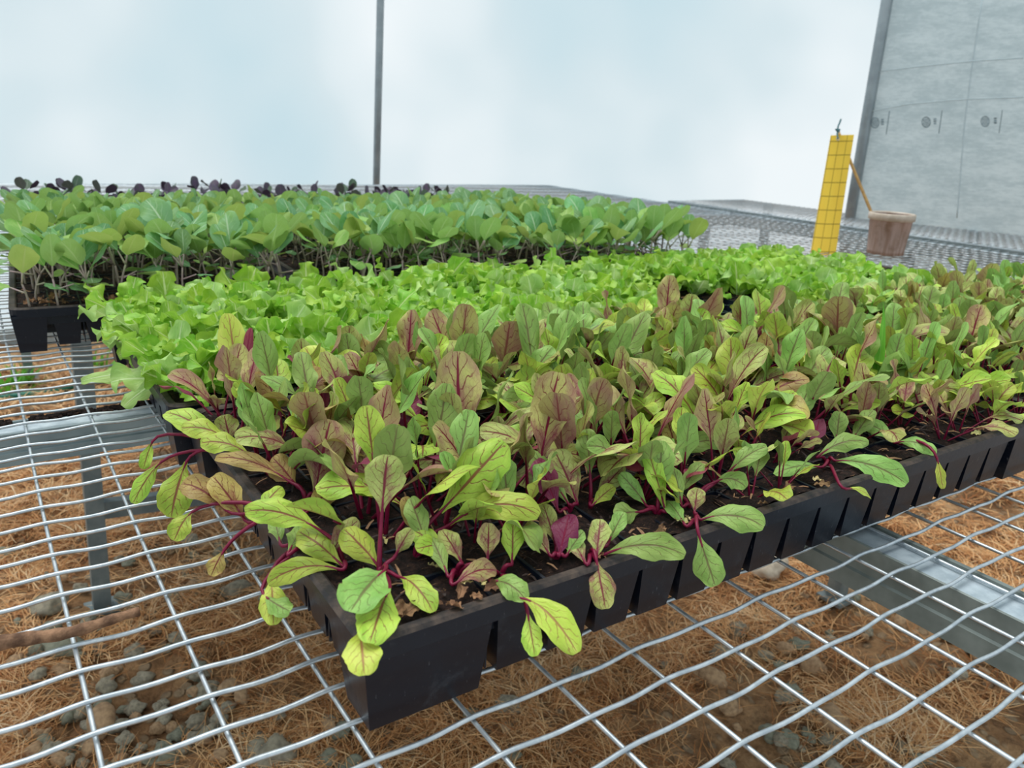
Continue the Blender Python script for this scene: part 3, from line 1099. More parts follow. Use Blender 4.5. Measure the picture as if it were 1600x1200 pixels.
# --- leaves the photo shows large: placed one by one on their own plants
# plant: (root px x, y, label, [leaf: base px, depth offset, tip px, depth offset, width px, kind, bow px, facing])
HERO = [
 ((592, 912), 'large beet seedling at the near corner, round green leaf hanging over the tray rim', [
    ((600, 892), -1.1, (547, 957), -2.6, 76, 'G', 0), ((608, 922), -1.2, (578, 1006), -2.9, 66, 'L', 0), ((562, 985), -2.35, (569, 1056), -3.2, 58, 'Y', 4),
    ((592, 886), 0, (536, 826), .3, 50, 'L', 0), ((597, 800), .1, (606, 710), .2, 62, 'M', 6), ((618, 868), .1, (643, 826), .1, 28, 'M', 0), ((624, 902), -.5, (677, 957), -1.1, 42, 'L', 10)]),
 ((538, 892), 'lime beet seedling near the left end of the front rim, wavy leaf spilling left', [
    ((535, 884), .1, (465, 830), .4, 46, 'L', 0), ((532, 890), -.2, (418, 912), -.4, 38, 'L', 12), ((505, 832), .2, (382, 800), .3, 44, 'L', 10), ((512, 870), 0, (560, 812), .3, 36, 'M', 0)]),
 ((648, 872), 'beet seedling with two big lime leaves fanning right above the front rim', [
    ((688, 800), .2, (789, 690), .4, 74, 'L', -8), ((702, 820), .1, (843, 806), -.2, 50, 'L', 22), ((690, 870), 0, (644, 828), 0, 36, 'L', 4), ((668, 858), 0, (640, 778), .3, 34, 'G', 0), ((655, 840), .2, (632, 776), .4, 30, 'B', 0)]),
 ((712, 902), 'beet seedling with a purple grey leaf, beside pale dried petals near the front rim', [
    ((762, 872), 0, (764, 817), .1, 36, 'P', 0), ((712, 912), -.2, (776, 892), -.4, 34, 'P', 8), ((700, 900), 0, (672, 838), .2, 28, 'G', 0), ((722, 880), 0, (690, 828), .2, 34, 'M', 0)]),
 ((782, 905), 'beet seedling whose long yellow leaf drapes over the middle of the front rim', [
    ((812, 934), -.7, (902, 1021), -1.9, 50, 'Y', 16), ((768, 908), -.2, (822, 938), -.6, 38, 'G', 8), ((824, 955), -1.1, (836, 1026), -1.7, 32, 'L', -6), ((800, 880), 0, (802, 812), .3, 36, 'L', 0)]),
 ((868, 880), 'purple beet seedling with an upright dark leaf, behind the hanging yellow leaf', [
    ((874, 868), 0, (890, 803), .2, 42, 'R', 0), ((860, 868), 0, (820, 820), .3, 36, 'M', 0), ((885, 868), 0, (912, 830), 0, 22, 'G', 0), ((868, 850), .1, (848, 788), .3, 30, 'M', 0)]),
 ((935, 886), 'beet seedling with a broad green leaf lying right over the front rim', [
    ((932, 876), -.4, (946, 952), -1.2, 42, 'M', -4), ((932, 872), 0, (938, 811), .1, 36, 'M', 0), ((945, 866), -.2, (1071, 868), -.9, 44, 'G', 12), ((915, 880), -.1, (882, 830), .2, 34, 'M', 0), ((950, 850), .1, (975, 800), .3, 26, 'G', 0)]),
 ((1088, 822), 'green beet seedling drooping one torn leaf over the front rim, right of centre', [
    ((1092, 836), -.4, (1118, 916), -1.3, 46, 'G', -8), ((1096, 812), -.2, (1194, 824), -.8, 46, 'G', 10), ((1070, 820), 0, (1042, 782), .2, 26, 'G', 0), ((1085, 800), 0, (1090, 762), .3, 28, 'M', 0)]),
 ((1292, 728), 'beet seedling laying a long green red-ribbed leaf over the rim at right', [
    ((1306, 720), -.3, (1417, 757), -1.4, 40, 'G', 8), ((1277, 714), -.1, (1358, 692), -.2, 30, 'G', 10), ((1322, 764), -.9, (1361, 779), -1.3, 13, 'Y', 3), ((1280, 730), 0, (1210, 742), -.1, 28, 'G', 4)]),
 ((1398, 698), 'beet seedling with a narrow yellow leaf hanging over the rim near its right end', [
    ((1464, 716), -1., (1473, 764), -1.6, 15, 'Y', 0), ((1400, 692), -.2, (1462, 710), -.8, 24, 'G', 8), ((1395, 690), 0, (1350, 664), .1, 26, 'G', 6)]),
 ((335, 728), 'beet seedling on the left rim, broad lime leaf hanging outside the tray', [
    ((291, 722), -.1, (267, 809), -.5, 52, 'L', 4), ((252, 722), 0, (208, 787), -.2, 28, 'L', 4), ((238, 690), .2, (224, 733), .1, 20, 'L', 0), ((360, 690), .1, (350, 648), .2, 36, 'M', 0), ((345, 700), .1, (258, 645), .3, 40, 'L', 8)]),
 ((398, 822), 'beet seedling at the left rim with red-veined leaves and a curled dark tip outside', [
    ((352, 796), 0, (283, 756), .2, 44, 'B', 6), ((382, 812), 0, (332, 744), .3, 44, 'B', 0), ((300, 800), -.2, (272, 845), -.6, 34, 'L', 4), ((350, 860), -.6, (330, 900), -.9, 28, 'B', 0), ((405, 800), .1, (440, 760), .3, 30, 'L', 0)]),
 ((440, 872), 'beet seedling at the left rim dangling a pale lime leaf near the front corner', [
    ((424, 900), -.7, (428, 977), -1.3, 40, 'Y', 0), ((412, 930), -1., (454, 955), -1.5, 34, 'G', -6), ((438, 850), .2, (428, 810), .3, 26, 'G', 0), ((450, 865), 0, (478, 820), .3, 34, 'G', 0)]),
 ((480, 790), 'beet seedling with a tall upright mauve leaf in the left half of the nearest tray', [
    ((492, 770), 0, (516, 655), .3, 66, 'P', -6), ((452, 752), .1, (336, 716), .3, 30, 'B', 8), ((462, 758), .1, (425, 715), .3, 44, 'B', 0), ((480, 800), -.1, (522, 765), 0, 34, 'B', 0)]),
 ((572, 772), 'beet seedling with a mottled lime upright leaf right of the tall mauve leaf', [
    ((570, 755), 0, (556, 676), .2, 54, 'M', 0), ((582, 750), -.1, (540, 700), 0, 32, 'P', 0), ((560, 770), 0, (522, 740), .2, 30, 'L', 0), ((590, 760), 0, (618, 720), .2, 24, 'M', 0)]),
 ((524, 662), 'beet seedling with a big yellow pink-veined leaf and magenta side leaves', [
    ((520, 645), .1, (548, 546), .3, 56, 'Y', 0), ((515, 625), .2, (476, 542), .4, 54, 'Y', 0), ((528, 655), -.1, (582, 596), -.1, 38, 'R', 6), ((512, 655), -.1, (490, 575), 0, 30, 'R', 0)]),
 ((595, 694), 'beet seedling with a rosy magenta leaf leaning right of the yellow one', [
    ((594, 678), 0, (656, 624), .1, 46, 'R', 0), ((606, 675), 0, (640, 668), 0, 30, 'M', 0), ((590, 680), 0, (560, 640), .2, 30, 'L', 0), ((605, 660), .2, (622, 624), .3, 26, 'L', 0)]),
 ((716, 742), 'beet seedling with a speckled lime leaf pointing left, mid nearest tray', [
    ((709, 732), 0, (644, 722), -.1, 44, 'M', 6), ((712, 720), .1, (705, 632), .3, 28, 'M', 0), ((720, 705), .2, (775, 680), .2, 40, 'M', 0)]),
 ((376, 618), 'beet seedling with a pale yellow pointed leaf standing tall at the back left', [
    ((372, 602), .1, (357, 489), .3, 42, 'Y', 0), ((380, 600), .1, (392, 512), .4, 16, 'R', 0), ((368, 605), 0, (350, 570), .1, 36, 'P', 0), ((385, 600), 0, (412, 550), .2, 38, 'M', 0)]),
 ((800, 684), 'beet seedling with two large yellow-green leaves leaning right, centre of nearest tray', [
    ((792, 650), .3, (866, 584), .3, 66, 'L', 10), ((836, 674), -.1, (864, 604), 0, 52, 'L', 6), ((876, 680), -.2, (858, 616), 0, 24, 'B', 0), ((780, 640), .3, (770, 600), .4, 28, 'L', 0)]),
 ((888, 806), 'beet seedling with a lime magenta-veined leaf beside a magenta one', [
    ((902, 786), 0, (866, 704), .2, 50, 'M', 0), ((872, 798), -.1, (838, 718), .1, 38, 'R', 0), ((890, 790), 0, (826, 706), .3, 34, 'G', 0)]),
 ((922, 800), 'beet seedling with a single upright fresh green leaf, centre front', [
    ((922, 742), 0, (916, 670), .2, 36, 'G', 0), ((930, 780), 0, (975, 728), .1, 30, 'M', 0), ((925, 790), -.1, (960, 760), -.2, 24, 'L', 0)]),
 ((1026, 812), 'beet seedling with a tall wide green leaf right of centre front', [
    ((1028, 778), 0, (1034, 688), .2, 44, 'G', 0), ((1010, 790), 0, (968, 740), .1, 30, 'G', 0), ((1040, 800), 0, (1010, 700), .3, 30, 'L', 0), ((1000, 800), -.1, (960, 806), -.2, 36, 'G', 0)]),
 ((975, 700), 'beet seedling with a bright lime leaf leaning right, behind the front green leaves', [
    ((978, 674), .1, (1037, 618), .2, 36, 'L', 0), ((1002, 688), 0, (1048, 660), 0, 26, 'G', 4), ((960, 690), 0, (942, 640), .2, 26, 'G', 0)]),
 ((838, 728), 'beet seedling with a broad pale leaf arching left, centre of nearest tray', [
    ((842, 708), .1, (782, 684), 0, 40, 'L', 12), ((830, 720), 0, (815, 760), -.4, 34, 'M', -8)]),
 ((1052, 742), 'beet seedling with an arched green leaf, right of the tall green one', [
    ((1050, 715), .1, (1132, 696), .1, 34, 'G', 14), ((1060, 720), 0, (1040, 650), .3, 30, 'B', 0)]),
 ((1078, 800), 'beet seedling with three slender green leaves near the front rim', [
    ((1060, 772), 0, (1098, 724), .1, 26, 'G', 0), ((1138, 738), .1, (1199, 698), .1, 30, 'G', 4), ((1120, 752), 0, (1166, 762), -.3, 30, 'G', 8), ((1065, 790), 0, (1052, 730), .2, 22, 'G', 0)]),
 ((946, 604), 'lime beet seedling leaf leaning right at the back of the nearest tray', [
    ((944, 592), .1, (984, 532), .3, 36, 'L', 0), ((985, 560), .1, (1018, 555), 0, 28, 'G', 6)]),
 ((1236, 700), 'beet seedling with an upright green leaf beside a magenta one, right of nearest tray', [
    ((1235, 672), 0, (1268, 602), .2, 34, 'G', 0), ((1270, 700), -.1, (1280, 655), 0, 26, 'R', 0), ((1250, 690), 0, (1235, 650), .2, 30, 'M', 0)]),
 ((1310, 706), 'beet seedling with a blunt upright green leaf near the rim at right', [
    ((1306, 690), 0, (1312, 643), .1, 28, 'G', 0), ((1330, 690), 0, (1365, 640), .2, 26, 'G', 0)]),
 ((1362, 650), 'beet seedling with a broad grey-green leaf leaning right of the grass blade', [
    ((1362, 626), .1, (1436, 556), .3, 46, 'G', 8), ((1350, 640), 0, (1300, 620), .1, 30, 'L', 6), ((1400, 640), -.1, (1500, 612), 0, 34, 'M', 14)]),
]
hrng = np.random.RandomState(77)
hero_roots = []
for (rx, ry), lab, lvs in HERO:
    root = at(rx, ry, 1.85)
    root[0] = min(max(root[0], FX+.6), FX+TL-.6)
    root[1] = min(max(root[1], FY+.65), FY+TW-.6)
    hero_roots.append(root)
    D0 = depth(root)
    o = thing('beet_seedling', lab, 'seedling', root)
    for (bp, bo, tp, to, wpx, mk, bow) in lvs:
        Pb, Pt = deep(*bp, D0+bo), deep(*tp, D0+to)
        # nothing may sink into soil or mesh
        for P in (Pb, Pt):
            inside = FX < P[0] < FX+TL and FY < P[1] < FY+TW
            zmin = 2.15 if inside else .35
            if P[2] < zmin:
                P[:] = at(*(bp if P is Pb else tp), zmin)
        Dm = depth((Pb+Pt)/2)
        ax = Pt-Pb
        L_ = np.linalg.norm(ax)
        tocam = CAM-(Pb+Pt)/2
        tocam /= np.linalg.norm(tocam)
        nref = tocam*.8+A([0, 0, .45])
        upv = UP*bow*Dm/FPX+A([0, 0, .10])*L_*.6
        cl = bez(Pb, Pb+ax*.33+upv*1.1, Pb+ax*.7+upv*1.1+tocam*.05*L_, Pt, 20)
        b = MB()
        wd = wpx/2*Dm/FPX
        add_blade(b, cl, nref, wd*1.02, prof_beet, hrng, 6, hrng.uniform(-.1, .25), hrng.uniform(.14, .26), hrng.uniform(1.1, 2.0), .06, hrng.uniform(-.3, .3), 0, hrng.uniform(0, .3))
        lf = place('leaf', b.mesh('beet_leaf', BEET[mk], True, root), o)
        p = MB()
        z0 = A([0, 0, -.2])
        c1 = root+A([0, 0, .55])+(Pb-root)*.12
        pts = bez(root+z0, c1, Pb-(cl[2]-cl[0])/np.linalg.norm(cl[2]-cl[0])*min(.5, .35*np.linalg.norm(Pb-root)), Pb, 9)
        pts = np.concatenate([pts, cl[1:5]-nref*.015])
        p.tube(pts, np.linspace(.06, .024, len(pts)), 6)
        place('petiole', p.mesh('beet_petiole', MPET, True, root), lf)

SHORT = {'lime-leaved': 'lime-leaved', 'green-leaved': 'green-leaved', 'mottled': 'purple-mottled', 'purple-flushed': 'purple-leaved', 'bronze-tinted': 'bronze-leaved'}
rng = np.random.RandomState(11)
nb = 0
stuff_beet = MB()
stuff_mats = [MB_LIME, MB_GREEN, MB_MOT, MB_PUR, MB_YEL, MB_BRN, MPET, MB_RED]
mat_index = {m_.name: i for i, m_ in enumerate(stuff_mats)}


def join_into(mb, me, loc, rz, sc, mi):
    v = np.zeros(len(me.vertices)*3)
    me.vertices.foreach_get('co', v)
    v = v.reshape(-1, 3)/U*sc
    c_, s_ = math.cos(rz), math.sin(rz)
    R_ = A([[c_, -s_, 0], [s_, c_, 0], [0, 0, 1]])
    v = v@R_.T+A(loc)
    uv = np.zeros((len(me.vertices), 2))
    if me.uv_layers:
        li = np.zeros(len(me.loops), dtype=np.int32)
        me.loops.foreach_get('vertex_index', li)
        w = np.zeros(len(me.loops)*2, dtype=np.float32)
        me.uv_layers[0].data.foreach_get('uv', w)
        uv[li] = w.reshape(-1, 2)
    mb.add(v, [tuple(p.vertices) for p in me.polygons], uv, mi)


def beet_plant(loc, pi_, rz, sc, label, group, detail=True):
    nm, lv = BP[pi_]
    o = thing('beet_seedling', label, 'seedling', loc, (rng.uniform(-.08, .08), rng.uniform(-.08, .08), rz), sc, group)
    for (b, p) in lv:
        lf = place('leaf', b, o)
        place('petiole', p, lf)
    return o


for j in range(NY):
    for i in range(NX):
        loc = cell(0, i, j, rng)
        sc = rng.uniform(.86, 1.16)
        rz = rng.uniform(0, 6.28)
        dist = min([np.linalg.norm(loc[:2]-h[:2]) for h in hero_roots])
        if dist < (1.35 if j == 0 else .8):
            continue
        if j == 0 and rng.rand() < .25:
            continue
        if j <= 1:
            sc *= .62 if j == 0 else .75
        if i == 0:
            sc *= .85
        if rng.rand() < .04:
            continue
        if j > 7 and i > 15:
            sc *= .7
        # colour drifts: mottled/purple to the left, greener at right
        f = loc[0]/30
        r = rng.rand()
        if r < .6-.3*f:
            pi_ = rng.choice([2, 3, 3, 4, 6, 11, 11, 12, 14, 19])
        elif r < .68-.1*f:
            pi_ = rng.choice([0, 7, 8, 15, 16])
        else:
            pi_ = rng.choice([1, 5, 9, 13, 17])
        nb += 1
        beet_plant(loc, pi_, rz, sc, '%s beet seedling, nearest tray, %s row back, %s cell from its left end' % (SHORT[BP[pi_][0]], ORD[j], ORD[i]), 'beet seedlings in the nearest tray')
for j in range(NY):
    for i in range(NX):
        loc = cell(1, i, j, rng)
        sc = rng.uniform(.78, 1.05)
        rz = rng.uniform(0, 6.28)
        if j == 0 and rng.rand() < .5:
            continue
        if j <= 1:
            sc *= .65
        pi_ = rng.choice([0, 1, 5, 8, 9, 13, 2, 3, 4, 6, 7, 15])
        if i < 4 and j > 5:
            sc *= .68
            if rng.rand() < .5:
                continue
        if rng.rand() < .05:
            continue
        if nb < 270:
            nb += 1
            beet_plant(loc, pi_, rz, sc, '%s beet seedling, right-hand beet tray, %s row back, %s cell from its left end' % (SHORT[BP[pi_][0]], ORD[j], ORD[i]), 'beet seedlings in the right-hand beet tray')
        else:
            for (b, p) in BP[pi_][1]:
                join_into(stuff_beet, b, loc, rz, sc, mat_index[b.materials[0].name])
                join_into(stuff_beet, p, loc, rz, sc, 6)
if stuff_beet.n:
    o = stuff_beet.build('beet_seedlings', stuff_mats)
    tag(o, 'mass of small beet seedlings in the rear rows of the right-hand beet tray', 'seedlings', None, 'stuff')


# --- lettuce
def let_proto(seed, k2=1.0):
    rng = np.random.RandomState(seed)
    lv = []
    n = rng.randint(5, 8)
    az0 = rng.uniform(0, 6.28)
    for k in range(n):
        az = az0+k*2.4+rng.uniform(-.3, .3)
        inner = k/(n-1)
        el = math.radians(rng.uniform(30, 58)+inner*26)
        d = radial(az, el)
        bl = rng.uniform(1.9, 3.0)*k2*(1-.28*inner)
        base = A([.05*math.cos(az), .05*math.sin(az), -.1])
        cl = arc(base, d, bl, rng.uniform(.1, .5), 20, rng.uniform(-.2, .2))
        nref = A([0, 0, .7])-A([math.cos(az), math.sin(az), 0])*.7
        b = MB()
        add_blade(b, cl, nref, bl*rng.uniform(.22, .30), prof_let, rng, 4, rng.uniform(0, .3), rng.uniform(.3, .5), rng.uniform(2.2, 3.8), .16, rng.uniform(-.8, .8), 0, rng.uniform(-.1, .3))
        s_ = MB()
        pts = cl[:8]-nref*.03
        s_.tube(pts, np.linspace(.09, .03, len(pts)), 5)
        lv.append((b.mesh('lettuce_leaf', ML_LET if rng.rand() < .75 else ML_LET2), s_.mesh('lettuce_midrib', M_LSTEM)))
    return lv


LP = [let_proto(300+i, 1.0) for i in range(12)]
nl = 0
stuff_let = MB()


def let_plant(loc, pi_, rz, sc, label, group):
    o = thing('lettuce_seedling', label, 'seedling', loc, (rng.uniform(-.1, .1), rng.uniform(-.1, .1), rz), sc, group)
    for (b, p) in LP[pi_]:
        lf = place('leaf', b, o)
        place('midrib', p, lf)
    return o


LOOKS = ['bright green', 'lime green', 'fresh green', 'light green']
for ti, nm in ((2, 'left lettuce tray'), (3, 'right lettuce tray')):
    for j in range(NY):
        for i in range(NX):
            loc = cell(ti, i, j, rng)
            if ti == 3 and ((i < 4 and j < 5) or i > 13+rng.randint(-1, 2)):
                continue
            if ti == 2 and i > 17 and j < 5 and rng.rand() < .8:
                continue
            if rng.rand() < .06:
                continue
            sc = rng.uniform(.8, 1.1)
            rz = rng.uniform(0, 6.28)
            pi_ = rng.randint(len(LP))
            if nl < 296:
                nl += 1
                let_plant(loc, pi_, rz, sc, '%s frilly lettuce seedling, %s, %s row back, %s cell from its left end' % (LOOKS[pi_ % 4].split()[0], nm, ORD[j], ORD[i]), 'lettuce seedlings in the %s' % nm)
            else:
                for (b, p) in LP[pi_]:
                    join_into(stuff_let, b, loc, rz, sc, 0 if b.materials[0] is ML_LET else 1)
                    join_into(stuff_let, p, loc, rz, sc, 2)
if stuff_let.n:
    o = stuff_let.build('lettuce_seedlings', [ML_LET, ML_LET2, M_LSTEM])
    tag(o, 'mass of lettuce seedlings at the rear of the right lettuce tray', 'seedlings', None, 'stuff')

# the two lettuces sprawling off the left end of their tray
for (rx, ry), lab, lvs in [
    ((282, 590), 'pale lettuce seedling sprawling two long leaves out over the bare mesh at left', [((262, 582), 0, (126, 596), -.3, 26, 8), ((252, 606), -.2, (192, 636), -.9, 32, 4), ((250, 560), 0, (208, 548), 0, 34, 6), ((275, 560), .2, (285, 500), .3, 34, 0)]),
    ((262, 556), 'lettuce seedling leaning its leaves off the left end of the tray', [((245, 548), 0, (184, 556), -.2, 36, 8), ((240, 520), .2, (158, 506), .1, 40, 14), ((262, 540), 0, (228, 490), .3, 36, 0), ((250, 558), -.1, (205, 572), -.4, 36, 6), ((270, 530), .2, (262, 470), .4, 36, 0)]),
    ((320, 520), 'lettuce seedling standing tall behind the pale yellow beet leaf', [((310, 505), .1, (285, 450), .4, 40, 0), ((325, 505), .1, (335, 440), .4, 42, 0), ((330, 515), 0, (380, 480), .2, 40, 6), ((300, 515), 0, (262, 500), .1, 40, 4)])]:
    root = at(rx, ry, 1.9)
    D0 = depth(root)
    o = thing('lettuce_seedling', lab, 'seedling', root)
    for (bp, bo, tp, to, wpx, bow) in lvs:
        Pb, Pt = deep(*bp, D0+bo), deep(*tp, D0+to)
        Pb[2] = max(Pb[2], 1.9)
        Pt[2] = max(Pt[2], .3)
        ax = Pt-Pb
        Dm = depth((Pb+Pt)/2)
        tocam = (CAM-Pb)/np.linalg.norm(CAM-Pb)
        upv = UP*bow*Dm/FPX
        pts0 = bez(root-A([0, 0, .15]), root+(Pb-root)*.4+A([0, 0, .25]), Pb-ax*.1, Pb, 5)
        cl = np.concatenate([pts0[:-1], bez(Pb, Pb+ax*.33+upv, Pb+ax*.7+upv, Pt, 12)])
        b = MB()
        add_blade(b, cl, tocam*.7+A([0, 0, .7]), wpx/2*Dm/FPX, prof_let, hrng, 5, .08, .22, 3., .13, hrng.uniform(-.2, .2), 0, .1)
        lf = place('leaf', b.mesh('lettuce_leaf', ML_LET2 if 'pale' in lab else ML_LET, True, root), o)
        s_ = MB()
        s_.tube(cl[:11]-A([0, 0, .03]), np.linspace(.09, .035, 11), 6)
        place('midrib', s_.mesh('lettuce_midrib', M_LSTEM, True, root), lf)


# --- brassicas
def bra_proto(seed, mats, stem_m, H=1.55, ls=1.0, name='brassica'):
    rng = np.random.RandomState(seed)
    lv = []
    h = H*rng.uniform(.8, 1.15)
    lean = rng.uniform(-.35, .35, 2)
    st = bez((0, 0, -.2), (0, 0, h*.4), (lean[0]*.5, lean[1]*.5, h*.7), (lean[0], lean[1], h), 6)
    s_ = MB()
    s_.tube(st, np.linspace(.06, .045, 6), 5)
    n = rng.randint(3, 6)
    az0 = rng.uniform(0, 6.28)
    for k in range(n):
        az = az0+k*2.4+rng.uniform(-.3, .3)
        low = k == 0
        el = math.radians(rng.uniform(48, 76) if not low else rng.uniform(10, 30))
        src = st[-1] if not low else st[3]
        pl = rng.uniform(.4, .95)*ls
        pet = arc(src, radial(az, el), pl, -.05, 5)
        s_.tube(pet, np.linspace(.045, .035, 5), 5)
        bl = rng.uniform(1.2, 1.8)*ls*(.7 if low else 1)
        el2 = el+rng.uniform(-.5, .25)
        cl = arc(pet[-1], radial(az, el2), bl, rng.uniform(.0, .5), 9)
        nref = A([0, 0, .8])-A([math.cos(az), math.sin(az), 0])*.6
        b = MB()
        add_blade(b, cl, nref, bl*rng.uniform(.33, .42), prof_bra, rng, 3, rng.uniform(-.1, .25), rng.uniform(.04, .12), rng.uniform(1, 2), .02, rng.uniform(-.8, .8), 0, rng.uniform(0, .25))
        lv.append(b.mesh(name+'_leaf', mats[rng.randint(len(mats))]))
    return s_.mesh(name+'_stem', stem_m), lv


RP = [bra_proto(500+i, [ML_BRA, ML_BRA, ML_BRA2], M_BSTEM) for i in range(14)]
DP = [bra_proto(700+i, [ML_DRK, ML_DRK, ML_DRK2], M_DSTEM, .9, .62, 'purple_brassica') for i in range(6)]
nr = 0
stuff_bra = MB()


def bra_plant(loc, P, rz, sc, label, group, name='brassica_seedling'):
    st, lv = P
    o = thing(name, label, 'seedling', loc, (rng.uniform(-.08, .08), rng.uniform(-.08, .08), rz), sc, group)
    place('stem', st, o)
    for b in lv:
        place('leaf', b, o)
    return o


for ti, nm in ((10, 'left-edge tray'), (4, 'left brassica tray'), (5, 'middle brassica tray'), (6, 'right brassica tray')):
    nd, nc = (3, NX) if ti == 10 else (NX, NY)
    for d_i in range(nd):
        for c_i in range(nc):
            loc = cell(ti, c_i, d_i, rng, .3) if ti == 10 else cell(ti, d_i, c_i, rng, .3)
            if rng.rand() < .05 or (ti == 10 and c_i < 14):
                continue
            sc = rng.uniform(.85, 1.15)*(1.06-.013*d_i if ti != 10 else 1)
            rz = rng.uniform(0, 6.28)
            P = RP[rng.randint(len(RP))]
            if ti == 10 or d_i < 10:
                nr += 1
                bra_plant(loc, P, rz, sc, 'round-leaved brassica seedling, %s, %s row back, %s cell from its %s end' % (nm, ORD[d_i], ORD[c_i], 'left' if ti == 10 else 'right'), 'brassica seedlings in the %s' % nm)
            else:
                join_into(stuff_bra, P[0], loc, rz, sc, 2)
                for b in P[1]:
                    join_into(stuff_bra, b, loc, rz, sc, 0 if b.materials[0] is ML_BRA else 1)
o = stuff_bra.build('brassica_seedlings', [ML_BRA, ML_BRA2, M_BSTEM])
tag(o, 'dense mass of green brassica seedlings filling the rows behind the nearest brassicas', 'seedlings', None, 'stuff')

for ti, nm in ((7, 'left purple tray'), (8, 'middle purple tray'), (9, 'right purple tray')):
    for d_i in range(1, 13, 2):
        for c_i in range(NY):
            if rng.rand() < (.5 if ti == 7 else .25):
                continue
            loc = cell(ti, d_i, c_i, rng, .5)
            bra_plant(loc, DP[rng.randint(len(DP))], rng.uniform(0, 6.28), rng.uniform(.85, 1.2),
                      'dark purple brassica seedling, %s, %s row back, %s cell from right' % (nm, ORD[d_i], ORD[c_i]), 'purple brassicas in the %s' % nm, 'purple_brassica_seedling')

# --- red lettuce tufts at the right edge, behind the beets
tray(FX+2*TL+1.4, FY+.3, 'black tray of red lettuce cut off by the right edge of the photo', 'dark potting soil in the red lettuce tray', 0)   # 11
for k, (px, py) in enumerate(((1570, 452), (1592, 458), (1612, 462), (1630, 470))):
    loc = at(px, py, 1.95)
    loc[0] = min(max(loc[0], FX+2*TL+2.2), FX+3*TL)
    loc[1] = min(max(loc[1], FY+1), FY+12.6)
    o = thing('red_lettuce_seedling', 'dark red lettuce tuft at the right edge behind the beets, %s from the left' % ORD[k], 'seedling', loc, (0, 0, k*1.3), 1.0)
    r2 = np.random.RandomState(900+k)
    for q in range(8):
        az = q*2.4
        cl = arc((0, 0, -.1), radial(az, math.radians(45+r2.uniform(0, 35))), r2.uniform(1.3, 1.9), .3, 9)
        b = MB()
        add_blade(b, cl, A([0, 0, .7])-A([math.cos(az), math.sin(az), 0])*.7, .42, prof_let, r2, 3, .2, .4, 3, .15)
        place('leaf', b.mesh('red_lettuce_leaf', ML_RED), o)

# --- volunteer grass in the beet trays
for k, (lab, pts, w) in enumerate((
    ('tall upright blade of bright green grass among the beets at right', [((1362, 628), 0), ((1376, 560), .1), ((1383, 500), .2), ((1380, 472), .3)], .36),
    ('narrow grass blade bending right over dark soil near the right frame edge', [((1512, 582), .3), ((1545, 600), 0), ((1575, 615), -.1), ((1592, 622), -.2)], .16),
    ('short pale grass blade just left of the tall one', [((1350, 520), 0), ((1356, 500), .1), ((1362, 480), .2), ((1366, 462), .3)], .16))):
    root = at(*pts[0][0], 1.9)
    D0 = depth(root)
    P = [deep(*p_, D0+o_) for p_, o_ in pts]
    P[0] = root-A([0, 0, .05])
    cl = bez(*P, 14)
    b = MB()
    add_blade(b, cl, (CAM-root)/np.linalg.norm(CAM-root), w*.5, prof_grs, hrng, 2, .3, 0, 1)
    o = thing('grass_seedling', lab, 'grass', root)
    place('leaf', b.mesh('grass_leaf', ML_GRS, True, root), o)

# --- dried cotyledons and litter on soil and rims
DRY = [((690, 888), 'Y'), ((604, 850), 'P'), ((735, 988), 'D'), ((745, 965), 'D'), ((790, 985), 'D'), ((795, 960), 'D'), ((715, 962), 'D'), ((635, 998), 'D'), ((648, 995), 'D'), ((672, 945), 'D'), ((740, 909), 'P'), ((752, 906), 'P'),
       ((1232, 812), 'D'), ((1288, 765), 'D'), ((1302, 758), 'P'), ((1240, 775), 'D'), ((1100, 890), 'D'), ((1080, 865), 'D'), ((1510, 625), 'P'), ((1552, 690), 'P'), ((1578, 668), 'P'), ((1442, 650), 'P'), ((1545, 680), 'D'),
       ((975, 888), 'D'), ((1085, 822), 'P'), ((1095, 825), 'P')]
for (px, py) in ((60, 470), (88, 474), (115, 500), (147, 476), (180, 460), (200, 508), (33, 476), (45, 420), (78, 468)):
    DRY.append(((px, py), 'B'))
for k, ((px, py), kd) in enumerate(DRY):
    loc = at(px, py, 2.1)
    if kd == 'B':
        loc[0] = max(loc[0], bx0+.6)
        loc[1] = max(loc[1], by0+.5+(loc[0]-bx0)*sb_/cb_)
    else:
        loc[0] = min(max(loc[0], FX+.4), FX+2*TL-.4)
        loc[1] = max(loc[1], FY+.42)
    b = MB()
    r2 = np.random.RandomState(40+k)
    az = r2.uniform(0, 6.28)
    L_ = r2.uniform(.28, .5)*(1.5 if kd == 'B' else 1)
    cl = arc((0, 0, .0), radial(az, .3), L_, .6, 14, r2.uniform(-1.2, 1.2))
    add_blade(b, cl, A([0, 0, 1.]), L_*.26, prof_bra, r2, 3, .5, .45, 2.5, .15, r2.uniform(-1.5, 1.5))
    M_ = ML_DRY if kd in 'DB' else ML_PALE
    o = place('dried_leaf' if kd in 'DB' else 'bleached_seed_leaf', b.mesh('dried_leaf', M_), None, loc)
    where = 'among the brassica stems at the bare tray corner' if kd == 'B' else ('on the soil by the front rim of the nearest tray' if px < 1000 else 'by the rim at the right end of the nearest tray')
    if kd in 'DB':
        tag(o, 'small curled tan dried leaf %s' % where, 'dried leaf', 'dried leaves %s' % where)
    else:
        tag(o, 'small bleached cream seed leaf %s' % where, 'seed leaf', 'bleached seed leaves %s' % where)

